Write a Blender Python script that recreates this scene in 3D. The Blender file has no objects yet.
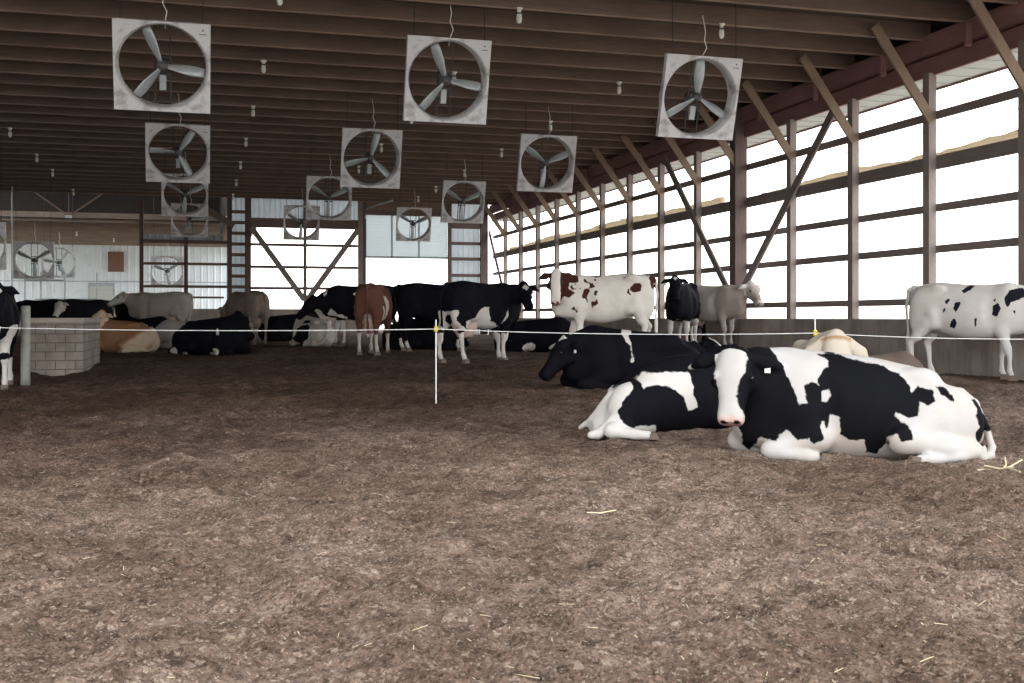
import bpy, bmesh, math, random
import numpy as np
from mathutils import Vector, Matrix, Euler

S = bpy.context.scene
COL = S.collection
PI = math.pi
random.seed(5)

# ---------------------------------------------------------------- camera, sky, exposure
FPX = 1100.0                      # focal length in pixels of a 1024 x 683 frame
HOR = 317.0                       # row of the horizon
PSI = math.atan(307/1100.0)         # the barn's length runs this far left of the view axis
CAMZ = 1.0
SP, CP = math.sin(PSI), math.cos(PSI)
cam_d = bpy.data.cameras.new('camera'); cam = bpy.data.objects.new('camera', cam_d); COL.objects.link(cam)
cam.location = (0, 0, CAMZ)
cam.rotation_euler = (PI/2, 0, -PSI)
cam_d.sensor_width = 36.0
cam_d.lens = 36.0*FPX/1024.0
cam_d.shift_y = -(341.5-HOR)/1024.0
cam_d.clip_start = 0.05; cam_d.clip_end = 500
S.camera = cam

w = bpy.data.worlds.new('overcast_sky'); S.world = w; w.use_nodes = True
nt = w.node_tree; nt.nodes.clear()
wo = nt.nodes.new('ShaderNodeOutputWorld'); bg = nt.nodes.new('ShaderNodeBackground')
tc = nt.nodes.new('ShaderNodeTexCoord'); sp = nt.nodes.new('ShaderNodeSeparateXYZ'); cr = nt.nodes.new('ShaderNodeValToRGB')
cr.color_ramp.elements[0].position = 0.0; cr.color_ramp.elements[0].color = (1.0, 0.99, 0.96, 1)
cr.color_ramp.elements[1].position = 0.7; cr.color_ramp.elements[1].color = (0.90, 0.95, 1.0, 1)
nt.links.new(tc.outputs['Generated'], sp.inputs[0]); nt.links.new(sp.outputs['Z'], cr.inputs[0])
nt.links.new(cr.outputs[0], bg.inputs[0]); bg.inputs[1].default_value = 3.2
nt.links.new(bg.outputs[0], wo.inputs[0])
S.view_settings.view_transform = 'Standard'; S.view_settings.look = 'None'
S.view_settings.exposure = 0.42; S.view_settings.gamma = 1.0; S.view_settings.use_curve_mapping = False

# ---------------------------------------------------------------- places read off the photograph
FW = Vector((SP, CP, 0)); RT = Vector((CP, -SP, 0))
def at(px, py, Z):
    """world point seen at a pixel, Z metres in front of the camera"""
    p = FW*Z + RT*((px-512)/FPX*Z)
    return Vector((p.x, p.y, CAMZ + (HOR-py)/FPX*Z))
def on_y(px, py, Y):
    """world point seen at a pixel on the plane y = Y"""
    t = (px-512)/FPX
    X = Y*(t*CP+SP)/(CP-t*SP)
    Z = X*SP+Y*CP
    return Vector((X, Y, CAMZ+(HOR-py)/FPX*Z))

# ---------------------------------------------------------------- materials
MATS = {}
def nodes(name):
    m = bpy.data.materials.new(name); m.use_nodes = True
    t = m.node_tree; b = t.nodes['Principled BSDF']
    MATS[name] = m
    return m, t, b
def N(t, kind, **kw):
    n = t.nodes.new(kind)
    for k, v in kw.items():
        if k.startswith('i_'):
            n.inputs[k[2:].replace('_', ' ')].default_value = v
        else: setattr(n, k, v)
    return n
def ramp(t, fac, stops):
    r = t.nodes.new('ShaderNodeValToRGB'); e = r.color_ramp.elements
    while len(e) < len(stops): e.new(0.5)
    for q, (p, c) in zip(e, stops):
        q.position = p; q.color = tuple(c)+(1,) if len(c) == 3 else c
    t.links.new(fac, r.inputs[0]); return r.outputs[0]
def mixc(t, fac, a, b, mode='MIX'):
    m = t.nodes.new('ShaderNodeMix'); m.data_type = 'RGBA'; m.blend_type = mode
    for i, v in ((0, fac), (6, a), (7, b)):
        if hasattr(v, 'is_output'): t.links.new(v, m.inputs[i])
        elif isinstance(v, (int, float)): m.inputs[i].default_value = v
        else: m.inputs[i].default_value = tuple(v)+(1,)
    return m.outputs[2]
def coords(t, scale=(1, 1, 1), kind='Object'):
    c = t.nodes.new('ShaderNodeTexCoord'); mp = t.nodes.new('ShaderNodeMapping')
    mp.inputs['Scale'].default_value = scale
    t.links.new(c.outputs[kind], mp.inputs[0]); return mp.outputs[0]
def noise(t, vec, scale, detail=4, rough=0.55):
    n = t.nodes.new('ShaderNodeTexNoise'); n.inputs['Scale'].default_value = scale
    n.inputs['Detail'].default_value = detail; n.inputs['Roughness'].default_value = rough
    t.links.new(vec, n.inputs['Vector']); return n.outputs['Fac']
def bump(t, b, h, strength=0.4, dist=0.01):
    n = t.nodes.new('ShaderNodeBump'); n.inputs['Strength'].default_value = strength; n.inputs['Distance'].default_value = dist
    t.links.new(h, n.inputs['Height']); t.links.new(n.outputs[0], b.inputs['Normal'])
def mat_wood(name, c1, c2, axis='x', rough=0.75):
    m, t, b = nodes(name)
    sc = {'x': (1, 14, 14), 'y': (14, 1, 14), 'z': (14, 14, 1)}[axis]
    f = noise(t, coords(t, sc), 2.2, 5, 0.6)
    g = noise(t, coords(t), 0.9, 3)
    c = ramp(t, f, [(0.3, c1), (0.7, c2)])
    c = mixc(t, g, c, tuple(0.6*v for v in c1), 'MIX')
    t.links.new(c, b.inputs['Base Color']); b.inputs['Roughness'].default_value = rough
    bump(t, b, f, 0.3, 0.004)
    return m
def mat_plain(name, c, rough=0.5, metal=0.0, vary=0.12, scale=6):
    m, t, b = nodes(name)
    f = noise(t, coords(t), scale, 4)
    col = ramp(t, f, [(0.3, tuple(v*(1-vary) for v in c)), (0.7, tuple(min(1, v*(1+vary)) for v in c))])
    t.links.new(col, b.inputs['Base Color']); b.inputs['Roughness'].default_value = rough; b.inputs['Metallic'].default_value = metal
    return m
def mat_dirty(name, c, dirt, lo=0.45, hi=0.7, scale=3, rough=0.5, metal=0.0):
    m, t, b = nodes(name)
    v = coords(t)
    f = noise(t, v, scale, 8, 0.65)
    f2 = ramp(t, f, [(lo, (0, 0, 0)), (hi, (1, 1, 1))])
    g = noise(t, v, scale*9, 3)
    c2 = mixc(t, f2, c, dirt)
    c3 = mixc(t, g, c2, tuple(0.8*q for q in c), 'MULTIPLY')
    c4 = mixc(t, 0.35, c2, c3)
    t.links.new(c4, b.inputs['Base Color']); b.inputs['Roughness'].default_value = rough; b.inputs['Metallic'].default_value = metal
    bump(t, b, f, 0.15, 0.005)
    return m
def mat_concrete(name, c1, c2, blocks=False, bscale=(1, 1, 1)):
    m, t, b = nodes(name)
    v = coords(t)
    f = noise(t, v, 1.3, 8, 0.65); g = noise(t, v, 30, 3)
    drip = noise(t, coords(t, (3, 3, 0.35)), 1.6, 4)
    col = ramp(t, f, [(0.32, c1), (0.68, c2)])
    col = mixc(t, ramp(t, drip, [(0.50, (0, 0, 0)), (0.85, (0.7, 0.7, 0.7))]), col, tuple(0.5*q for q in c1))
    col = mixc(t, 0.25, col, mixc(t, g, col, (0.3, 0.3, 0.3), 'OVERLAY'))
    if blocks:
        br = t.nodes.new('ShaderNodeTexBrick'); br.offset = 0.5
        br.inputs['Scale'].default_value = 1.0; br.inputs['Mortar Size'].default_value = 0.008
        br.inputs['Brick Width'].default_value = 0.30; br.inputs['Row Height'].default_value = 0.145
        sx = t.nodes.new('ShaderNodeSeparateXYZ'); cx = t.nodes.new('ShaderNodeCombineXYZ'); ad = t.nodes.new('ShaderNodeMath'); ad.operation = 'ADD'
        t.links.new(v, sx.inputs[0]); t.links.new(sx.outputs[0], ad.inputs[0]); t.links.new(sx.outputs[1], ad.inputs[1])
        t.links.new(ad.outputs[0], cx.inputs[0]); t.links.new(sx.outputs[2], cx.inputs[1]); t.links.new(cx.outputs[0], br.inputs[0])
        col = mixc(t, br.outputs['Fac'], col, tuple(0.8*q for q in c1))
    t.links.new(col, b.inputs['Base Color']); b.inputs['Roughness'].default_value = 0.9
    bump(t, b, g, 0.35, 0.006)
    return m

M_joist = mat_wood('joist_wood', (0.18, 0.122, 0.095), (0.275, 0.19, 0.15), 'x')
M_edge_lit = mat_wood('joist_edge_lit_wood', (0.30, 0.20, 0.15), (0.44, 0.31, 0.235), 'x')  # paler wood paints in the light caught by the joist bottoms
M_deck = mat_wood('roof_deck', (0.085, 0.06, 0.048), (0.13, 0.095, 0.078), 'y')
M_gap_shade = mat_plain('gap_shade_boards', (0.035, 0.028, 0.026), 0.9)  # near-black colour stands in for shade in the unlit roof gap
M_farc = mat_wood('pale_ceiling_wood', (0.26, 0.20, 0.155), (0.38, 0.30, 0.24), 'x')
M_plate = mat_wood('painted_maroon_beam', (0.29, 0.145, 0.135), (0.40, 0.215, 0.20), 'y')
M_post = mat_wood('weathered_post', (0.30, 0.245, 0.22), (0.46, 0.395, 0.36), 'z')
M_dpost = mat_wood('dark_post', (0.13, 0.085, 0.08), (0.21, 0.15, 0.135), 'z')
M_rail = mat_wood('weathered_rail', (0.25, 0.20, 0.185), (0.37, 0.31, 0.285), 'y')
M_railx = mat_wood('end_rail_wood', (0.20, 0.13, 0.11), (0.31, 0.22, 0.19), 'x')
M_brace = mat_wood('brace_wood', (0.28, 0.19, 0.13), (0.40, 0.29, 0.21), 'z')
M_soffit = mat_plain('soffit_paint', (0.46, 0.48, 0.46), 0.6, 0, 0.05)
M_conc = mat_concrete('stained_concrete', (0.30, 0.245, 0.21), (0.48, 0.42, 0.375))
M_block = mat_concrete('block_masonry', (0.15, 0.12, 0.10), (0.40, 0.345, 0.30), True)
M_white = mat_dirty('white_steel_siding', (0.70, 0.76, 0.80), (0.55, 0.58, 0.60), 0.5, 0.8, 1.2, 0.5)
M_galv = mat_dirty('corrugated_steel', (0.42, 0.46, 0.50), (0.30, 0.32, 0.34), 0.45, 0.7, 2, 0.45, 0.2)
M_door = mat_dirty('ribbed_door_steel', (0.62, 0.70, 0.74), (0.50, 0.55, 0.58), 0.5, 0.8, 1.5, 0.5)
M_fan = mat_dirty('fan_panel_steel', (0.72, 0.71, 0.72), (0.24, 0.19, 0.17), 0.50, 0.72, 3.1, 0.5, 0.0)
M_blade = mat_plain('fan_blade_aluminium', (0.42, 0.46, 0.47), 0.45, 0.3)
M_motor = mat_plain('fan_motor_grey', (0.10, 0.10, 0.105), 0.5, 0.2)
M_black = mat_plain('black_steel', (0.03, 0.03, 0.032), 0.5)
M_lamp = mat_plain('lamp_porcelain', (0.80, 0.78, 0.72), 0.35)
M_glassy = mat_plain('lamp_globe', (0.86, 0.84, 0.76), 0.2)
M_rope = mat_plain('fence_polyrope', (0.85, 0.85, 0.83), 0.6)
M_rod = mat_plain('fence_rod', (0.82, 0.82, 0.80), 0.4)
M_yellow = mat_plain('yellow_plastic', (0.75, 0.62, 0.06), 0.4)
M_curtain = mat_dirty('curtain_fabric', (0.72, 0.66, 0.52), (0.50, 0.40, 0.26), 0.4, 0.7, 2.5, 0.8)
M_lite = mat_dirty('backlit_siding', (0.62, 0.70, 0.74), (0.50, 0.55, 0.58), 0.5, 0.8, 1.5, 0.5)
for _m, _k, _c in ((M_door, 0.6, (0.90, 0.93, 0.93, 1)), (M_lite, 0.40, (0.84, 0.86, 0.87, 1))):
    _t = _m.node_tree; _b = _t.nodes['Principled BSDF']; _tr = _t.nodes.new('ShaderNodeBsdfTranslucent'); _mx = _t.nodes.new('ShaderNodeMixShader'); _mx.inputs[0].default_value = _k
    _tr.inputs[0].default_value = _c; _t.links.new(_b.outputs[0], _mx.inputs[1]); _t.links.new(_tr.outputs[0], _mx.inputs[2]); _t.links.new(_mx.outputs[0], _t.nodes['Material Output'].inputs[0])
_t = M_curtain.node_tree; _b = _t.nodes['Principled BSDF']; _tr = _t.nodes.new('ShaderNodeBsdfTranslucent'); _mx = _t.nodes.new('ShaderNodeMixShader'); _mx.inputs[0].default_value = 0.55
_tr.inputs[0].default_value = (0.86, 0.78, 0.64, 1); _t.links.new(_b.outputs[0], _mx.inputs[1]); _t.links.new(_tr.outputs[0], _mx.inputs[2]); _t.links.new(_mx.outputs[0], _t.nodes['Material Output'].inputs[0])
M_brown = mat_wood('brown_board', (0.18, 0.095, 0.06), (0.27, 0.15, 0.10), 'z')
M_straw = mat_plain('straw', (0.62, 0.52, 0.33), 0.7, 0, 0.3, 2)
M_grass = mat_plain('outdoor_pale_ground', (0.42, 0.38, 0.33), 0.95, 0, 0.25, 0.2)
M_hoof = mat_plain('hoof_horn', (0.16, 0.12, 0.09), 0.6)
M_eye = mat_plain('cow_eye', (0.012, 0.008, 0.006), 0.12)
M_tagw = mat_plain('white_ear_tag', (0.80, 0.78, 0.72), 0.45)
M_steelpipe = mat_plain('galvanised_pipe', (0.42, 0.44, 0.45), 0.4, 0.5)
M_greenpost = mat_dirty('grey_green_post', (0.42, 0.44, 0.40), (0.20, 0.17, 0.14), 0.45, 0.75, 3, 0.6)

# ---------------------------------------------------------------- mesh helpers
class MB:
    def __init__(s): s.v = []; s.f = []
    def add(s, vs, fs):
        o = len(s.v); s.v += [tuple(p) for p in vs]; s.f += [tuple(o+i for i in f) for f in fs]
    def box(s, x0, x1, y0, y1, z0, z1):
        s.add([(x0,y0,z0),(x1,y0,z0),(x1,y1,z0),(x0,y1,z0),(x0,y0,z1),(x1,y0,z1),(x1,y1,z1),(x0,y1,z1)],
              [(0,3,2,1),(4,5,6,7),(0,1,5,4),(1,2,6,5),(2,3,7,6),(3,0,4,7)])
    def bar(s, a, b, wx, wy, up=(0, 0, 1)):
        a = Vector(a); b = Vector(b); d = (b-a).normalized(); u = Vector(up)
        if abs(d.dot(u)) > 0.98: u = Vector((0, 1, 0))
        p = d.cross(u).normalized(); q = p.cross(d).normalized()
        vs = []
        for c in (a, b):
            for i, j in ((-1,-1),(1,-1),(1,1),(-1,1)): vs.append(c+p*(i*wx/2)+q*(j*wy/2))
        s.add(vs, [(0,1,2,3),(7,6,5,4),(0,4,5,1),(1,5,6,2),(2,6,7,3),(3,7,4,0)])
    def tube(s, pts, r, n=8):
        pts = [Vector(p) for p in pts]; rs = r if isinstance(r, (list, tuple)) else [r]*len(pts)
        vs = []; fs = []; prev = None
        for i, p in enumerate(pts):
            d = (pts[min(i+1, len(pts)-1)]-pts[max(i-1, 0)]).normalized()
            if prev is None:
                u = Vector((0,0,1)) if abs(d.z) < .9 else Vector((1,0,0)); x = d.cross(u).normalized()
            else: x = (prev - d*prev.dot(d)).normalized()
            prev = x; y = d.cross(x)
            for k in range(n):
                a = 2*PI*k/n; vs.append(p+x*(math.cos(a)*rs[i])+y*(math.sin(a)*rs[i]))
        for i in range(len(pts)-1):
            for k in range(n):
                k2 = (k+1) % n; fs.append((i*n+k, i*n+k2, (i+1)*n+k2, (i+1)*n+k))
        fs.append(tuple(range(n-1, -1, -1))); fs.append(tuple((len(pts)-1)*n+k for k in range(n)))
        s.add(vs, fs)
    def lathe(s, prof, n=16, axis='z', o=(0,0,0)):
        vs = []; fs = []
        for r, h in prof:
            for k in range(n):
                a = 2*PI*k/n; c, d = r*math.cos(a), r*math.sin(a)
                vs.append((o[0]+c, o[1]+d, o[2]+h) if axis == 'z' else (o[0]+c, o[1]+h, o[2]+d))
        for i in range(len(prof)-1):
            for k in range(n):
                k2 = (k+1) % n; fs.append((i*n+k, i*n+k2, (i+1)*n+k2, (i+1)*n+k))
        fs.append(tuple(range(n-1,-1,-1))); fs.append(tuple((len(prof)-1)*n+k for k in range(n)))
        s.add(vs, fs)
    def build(s, name, mat, parent=None, smooth=False, bevel=0):
        me = bpy.data.meshes.new(name); me.from_pydata(s.v, [], s.f); me.update()
        bm = bmesh.new(); bm.from_mesh(me); bmesh.ops.recalc_face_normals(bm, faces=bm.faces)
        if bevel: bmesh.ops.bevel(bm, geom=list(bm.edges), offset=bevel, segments=1, affect='EDGES')
        bm.to_mesh(me); bm.free()
        if smooth: me.shade_smooth()
        me.materials.append(mat)
        o = bpy.data.objects.new(name, me); COL.objects.link(o)
        if parent: o.parent = parent
        return o
def boxpart(name, mat, parent, *a, bevel=0):
    m = MB(); m.box(*a); return m.build(name, mat, parent, bevel=bevel)
def tag(o, label=None, cat=None, group=None, kind=None):
    if label: o['label'] = label
    if cat: o['category'] = cat
    if group: o['group'] = group
    if kind: o['kind'] = kind
    return o
def empty(name, loc=(0,0,0), rz=0.0):
    o = bpy.data.objects.new(name, None); o.empty_display_size = 0.2; o.location = loc; o.rotation_euler = (0,0,rz); COL.objects.link(o); return o
def struct(name, loc=(0,0,0)):
    return tag(empty(name, loc), kind='structure')
def copy_tree(o, parent=None):
    c = o.copy(); COL.objects.link(c)
    if parent: c.parent = parent
    for ch in list(o.children): copy_tree(ch, c)
    return c

# smooth value noise in numpy (2D / 3D), result about -1..1
def _h(ix, iy, iz, seed):
    n = (ix.astype(np.int64)*374761393 + iy.astype(np.int64)*668265263 + iz.astype(np.int64)*2147483647 + seed*144665) & 0xffffffff
    n = ((n ^ (n >> 13))*1274126177) & 0xffffffff
    n = ((n ^ (n >> 16))*2246822519) & 0xffffffff
    return (n & 0xffff)/32767.5-1.0
def vnoise(x, y, z, seed=0):
    xi, yi, zi = np.floor(x), np.floor(y), np.floor(z)
    fx, fy, fz = x-xi, y-yi, z-zi
    fx = fx*fx*(3-2*fx); fy = fy*fy*(3-2*fy); fz = fz*fz*(3-2*fz)
    r = 0
    for a in (0, 1):
        for b in (0, 1):
            for c in (0, 1):
                wgt = (fx if a else 1-fx)*(fy if b else 1-fy)*(fz if c else 1-fz)
                r = r + wgt*_h(xi+a, yi+b, zi+c, seed)
    return r
def vnoise2(x, y, seed=0):
    xi, yi = np.floor(x), np.floor(y); fx, fy = x-xi, y-yi
    fx = fx*fx*(3-2*fx); fy = fy*fy*(3-2*fy); z = np.zeros_like(xi); r = 0
    for a in (0, 1):
        for b in (0, 1):
            r = r + (fx if a else 1-fx)*(fy if b else 1-fy)*_h(xi+a, yi+b, z, seed)
    return r
# ================================================================ THE BARN
XW = 12.6                          # inner face of the long open wall
YE = 49.0                          # end wall
BAY = 2.44
POSTS = [14.77+BAY*k for k in range(-3, 14)]
YN = POSTS[0]-BAY                  # near end of the barn (open, out of frame, set to light the near floor)
CEIL = CAMZ+5.08                   # underside of the joists
XL = -17.0

# ---- right wall: posts, rails, plates, knee braces over a low concrete wall
wr = struct('wall_right', (XW, 30, 0))
def wp(name, mat, fn, bevel=0):
    m = MB(); fn(m)
    m.v = [(x-XW, y-30, z) for x, y, z in m.v]
    return m.build(name, mat, wr, bevel=bevel)
wp('concrete_base', M_conc, lambda m: m.box(XW-0.05, XW+0.25, YN, YE, -0.4, 0.965), 0.015)
ZR = [CAMZ+h for h in (3.66, 2.80, 1.98, 1.23, 0.28)]
for zr, hh in zip(ZR, (0.15, 0.25, 0.14, 0.14, 0.13)):
    wp('rail', M_rail, lambda m: m.box(XW+0.16, XW+0.205, YN, YE, zr-hh/2, zr+hh/2))
for i, y in enumerate(POSTS):
    big = abs(y-(14.77+BAY*4)) < 0.1
    if big:
        wp('column', M_dpost, lambda m: (m.box(XW-0.16, XW+0.155, y-0.19, y+0.12, 0.3, CEIL), m.box(XW-0.02, XW+0.155, y+0.17, y+0.30, 0.96, CEIL)))
    else:
        wp('post', M_post, lambda m: m.box(XW+0.0, XW+0.155, y-0.09, y+0.09, 0.96, CEIL-0.66))
    wp('knee_brace', M_brace, lambda m: m.bar((XW+0.04, y-0.12, ZR[0]-0.12), (XW-1.15, y-0.12, CEIL+0.1), 0.05, 0.18, (1, 0, 0)))
for i in range(len(POSTS)-1):
    y = POSTS[i]+BAY*0.5
    wp('hanger_block', M_plate, lambda m: m.bar((XW-0.06, y, CEIL-0.46), (XW-0.06, y, CEIL-0.06), 0.13, 0.10), 0.02)
wp('upper_plate', M_plate, lambda m: m.box(XW-0.02, XW+0.14, YN, YE, CEIL-0.34, CEIL+0.02))
wp('lower_plate', M_plate, lambda m: m.box(XW+0.10, XW+0.155, YN, YE, CEIL-0.70, CEIL-0.37))
for a, b in (((24.15, 1.70), (20.1, 5.35)), ((25.0, 1.70), (28.9, 5.5)), ((46.6, 2.35), (48.9, 4.9))):
    wp('diagonal_brace', M_rail, lambda m: m.bar((XW-0.04, a[0], a[1]), (XW-0.04, b[0], b[1]), 0.20, 0.05, (1, 0, 0)))
wp('curtain_cord', M_black, lambda m: m.tube([(XW+0.24, YN, ZR[0]-0.24), (XW+0.24, 23.6, ZR[0]-0.24)], 0.008, 6))

# ---- rolled curtain lying on the wide rail
def curtain(y0, y1, r0, seed, label):
    m = MB(); pts = []; rs = []
    rnd = random.Random(seed); n = int((y1-y0)/0.22)
    for i in range(n+1):
        t = i/n; pts.append((XW+0.32+0.015*rnd.uniform(-1, 1), y0+(y1-y0)*t, ZR[1]+0.12+0.5*r0+0.03*math.sin(t*17+seed)+0.018*rnd.uniform(-1, 1)))
        rs.append(r0*(0.9+0.35*rnd.random())*(0.55+0.45*math.sin(PI*min(1, max(0.08, t*1.1)))**0.5))
    m.tube(pts, rs, 10)
    o = m.build('rolled_curtain', M_curtain, None, True)
    c = Vector((XW+0.32, (y0+y1)/2, ZR[1])); o.location = c
    o.data.transform(Matrix.Translation(-c))
    return tag(o, label, 'curtain', 'rolled side curtains')
curtain(9.0, 23.9, 0.085, 1, 'cream side curtain rolled on the wide rail right of the big dark column')
curtain(26.0, 46.5, 0.13, 2, 'cream side curtain rolled on the wide rail left of the big dark column')

# ---- ceiling
ce = struct('ceiling', (0, 25, CEIL))
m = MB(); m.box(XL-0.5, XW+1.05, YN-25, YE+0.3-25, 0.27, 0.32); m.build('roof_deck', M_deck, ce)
y = YN+0.1; k = 0
while y < YE-0.2:
    dz = 0.012*math.sin(k*2.3)
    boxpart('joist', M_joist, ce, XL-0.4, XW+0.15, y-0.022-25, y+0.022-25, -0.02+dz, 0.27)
    boxpart('joist_lit_edge', M_edge_lit, ce, XL-0.4, XW+0.15, y-0.026-25, y+0.024-25, -0.045+dz, -0.021+dz)  # pale strip painted as the lit lower edge
    y += 1.219; k += 1
m = MB(); m.box(XW+0.21, XW+1.0, YN-25, YE-25, -0.66, -0.62)
q = YN
while q < YE: m.box(XW+0.21, XW+1.0, q-25, q+0.03-25, -0.675, -0.66); q += 0.61
m.build('soffit', M_soffit, ce)
boxpart('fascia', M_plate, ce, XW+1.0, XW+1.04, YN-25, YE-25, -0.70, 0.27)

# ---- end wall
def corr(mb, p0, p1, z0, z1, pitch=0.23, depth=0.03, vertical=True):
    """ribbed sheet between two plan points"""
    p0 = Vector(p0); p1 = Vector(p1); L = (p1-p0).length; d = (p1-p0)/L; nrm = Vector((d.y, -d.x))
    prof = []
    if vertical:
        s_ = 0
        while s_ < L:
            for a, h in ((0, 0), (0.62, 0), (0.72, 1), (0.88, 1), (0.98, 0)):
                u = s_+a*pitch
                if u <= L: prof.append((u, h*depth))
            s_ += pitch
        vs = []; fs = []
        for u, h in prof:
            b = p0+d*u+nrm*h; t_ = p0+d*u+nrm*(h-0.02)
            vs += [(b.x, b.y, z0), (b.x, b.y, z1), (t_.x, t_.y, z0), (t_.x, t_.y, z1)]
        for i in range(len(prof)-1):
            a = i*4; c = a+4
            fs += [(a, a+1, c+1, c), (a+2, c+2, c+3, a+3), (a+1, a+3, c+3, c+1), (a, c, c+2, a+2)]
        e = (len(prof)-1)*4
        fs += [(0, 2, 3, 1), (e, e+1, e+3, e+2)]
        mb.add(vs, fs)
we = struct('wall_back', (0, YE, 0))
def ep(name, mat, x0, x1, z0, z1, y0=0.0, y1=0.06, bevel=0):
    return boxpart(name, mat, we, x0, x1, y0, y1, z0, z1, bevel=bevel)
def ex(px): return on_y(px, HOR, YE).x
def ez(py, px=330): return on_y(px, py, YE).z
Zt = CEIL+0.275
# open truss bay
ep('concrete_base', M_conc, ex(190), ex(363), -0.3, ez(309), 0.0, 0.25)
ep('header', M_railx, ex(249), ex(361), ez(229), ez(219.5), -0.03, 0.08)
m = MB(); corr(m, (ex(249), 0.1), (ex(361), 0.1), ez(220), Zt); m.build('siding', M_lite, we)
for px, wd, mt in ((229.5, 0.20, M_dpost), (248, 0.26, M_dpost), (305, 0.14, M_post), (360.5, 0.22, M_post), (364.5, 0.12, M_dpost), (449.5, 0.16, M_railx), (484, 0.34, M_dpost)):
    x = ex(px); ep('post', mt, x-wd/2, x+wd/2, 0.2, Zt, -0.10, 0.10)
for py in (245.5, 267.5, 288.5):
    ep('rail', M_railx, ex(250), ex(358), ez(py+1.4), ez(py-1.4), 0.1, 0.14)
for (xa, ya), (xb, yb) in (((251, 229), (304, 300)), ((358, 229), (307, 300))):
    m = MB(); m.bar((ex(xa), -0.12, ez(ya)), (ex(xb), -0.12, ez(yb)), 0.04, 0.24, (0, 0, 1)); m.build('diagonal_brace', M_post, we)
# slatted steel strip left of the truss bay
m = MB(); corr(m, (ex(231), 0.12), (ex(247), 0.12), 1.3, Zt); m.build('siding', M_lite, we)
for i in range(9):
    py = 214+10.5*i; ep('girt', M_railx, ex(231), ex(247), ez(py+1.6), ez(py-1.6), 0.02, 0.10)
# roll door opening
ep('door_header', M_railx, ex(363), ex(449), ez(214), ez(209.5), -0.14, 0.10)
ep('door_lintel', M_brace, ex(363), ex(449), ez(210), Zt, -0.05, 0.10)
# right ribbed panel
m = MB(); corr(m, (ex(450), 0.16), (ex(482), 0.16), 0.2, Zt, 0.24); m.build('siding', M_lite, we)
for py in (224, 241, 257, 274, 291, 307):
    ep('girt', M_railx, ex(450), ex(482), ez(py+1.6), ez(py-1.6), 0.02, 0.13)
ep('top_rail', M_railx, ex(452), ex(486), ez(224), ez(216), -0.02, 0.1)
# open frame at left
for px in (141.5, 186):
    x = ex(px); ep('post', M_dpost, x-0.08, x+0.08, 0.1, ez(205) if px < 150 else ez(240), -0.08, 0.08)
ep('beam', M_railx, ex(143), ex(229), ez(246), ez(242.5), -0.02, 0.08)
m = MB(); corr(m, (ex(143), 0.05), (ex(224), 0.05), ez(242.5), ez(237.5), 0.3); m.build('flashing', M_galv, we)
for py in (265.5, 287.5):
    ep('rail', M_railx, ex(143), ex(228), ez(py+1.3), ez(py-1.3), 0.08, 0.13)
ep('rail', M_railx, ex(186), ex(224), ez(299), ez(297), 0.08, 0.13)
m = MB(); m.bar((ex(205), -0.1, ez(212)), (ex(234), -0.1, ez(228)), 0.08, 0.28); m.build('diagonal_brace', M_railx, we)
# big roll door, half raised
dr = tag(empty('door_1', (ex(406), YE+0.02, 0)), kind='structure')
dw = (ex(448)-ex(364.5))/2
m = MB(); zb, zt_ = ez(256), ez(213.5); n = 13
for i in range(n):
    a = zb+(zt_-zb)*i/n; b = zb+(zt_-zb)*(i+1)/n
    m.add([(-dw, 0.02, a+0.02), (dw, 0.02, a+0.02), (dw, 0.0, b-0.02), (-dw, 0.0, b-0.02), (-dw, 0.06, a+0.02), (dw, 0.06, a+0.02), (dw, 0.06, b-0.02), (-dw, 0.06, b-0.02)],
          [(0,1,2,3),(5,4,7,6),(0,4,5,1),(3,2,6,7),(0,3,7,4),(1,5,6,2)])
    m.box(-dw, dw, 0.025, 0.06, b-0.021, b+0.021)
m.build('curtain_slats', M_door, dr)
for px in (392, 419):
    x = ex(px)-ex(406); boxpart('stile', M_galv, dr, x-0.03, x+0.03, -0.02, 0.03, zb, zt_)
boxpart('bottom_bar', M_galv, dr, -dw, dw, -0.02, 0.07, zb-0.06, zb+0.03)
m = MB(); m.lathe([(0.10, 0), (0.12, 0.02), (0.12, 0.10)], 12); tr = MB()
tr.tube([(-dw+0.05, -0.1, zt_-0.2), (-dw+0.12, -0.12, zt_+0.25), (-dw+0.5, -0.5, CEIL-0.12), (-dw+0.9, -2.4, CEIL-0.1)], 0.04, 6)
tr.build('track', M_steelpipe, dr)

# ---- the building beyond, seen at left through the open end
Y2 = 82.0
def x2(px, Y=Y2): return on_y(px, HOR, Y).x
def z2(py, Y=Y2): return on_y(120, py, Y).z
wf = struct('wall_far', (0, Y2, 0))
m = MB(); corr(m, (x2(-60), 0), (x2(250), 0), 0.6, CEIL+0.4, 0.45, 0.04); m.build('siding', M_white, wf)
boxpart('trim_strip', M_galv, wf, x2(-60), x2(250), -0.08, -0.045, z2(282.2), z2(281.2))
boxpart('footing', M_conc, wf, x2(-60), x2(250), -0.15, 0.1, -0.3, 0.62)
dd = tag(empty('door_2', (x2(101.5), Y2-0.08, 0)), kind='structure')
hw = (x2(113)-x2(90))/2
boxpart('door_frame', M_galv, dd, -hw-0.1, hw+0.1, -0.03, 0.03, 0.3, z2(284.5)+0.1)
m = MB(); 
for i in range(10):
    a = 0.3+(z2(286)-0.3)*i/10; m.box(-hw, hw, -0.07, -0.03, a+0.01, a+(z2(286)-0.3)/10-0.01)
m.build('door_panels', M_soffit, dd)
vt = tag(empty('brown_shutter', (x2(116), Y2-0.12, 0)), 'square brown board shutter high on the far white wall', 'shutter')
boxpart('board', M_brown, vt, -(x2(124)-x2(108))/2, (x2(124)-x2(108))/2, -0.06, 0, z2(272), z2(252))
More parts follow.
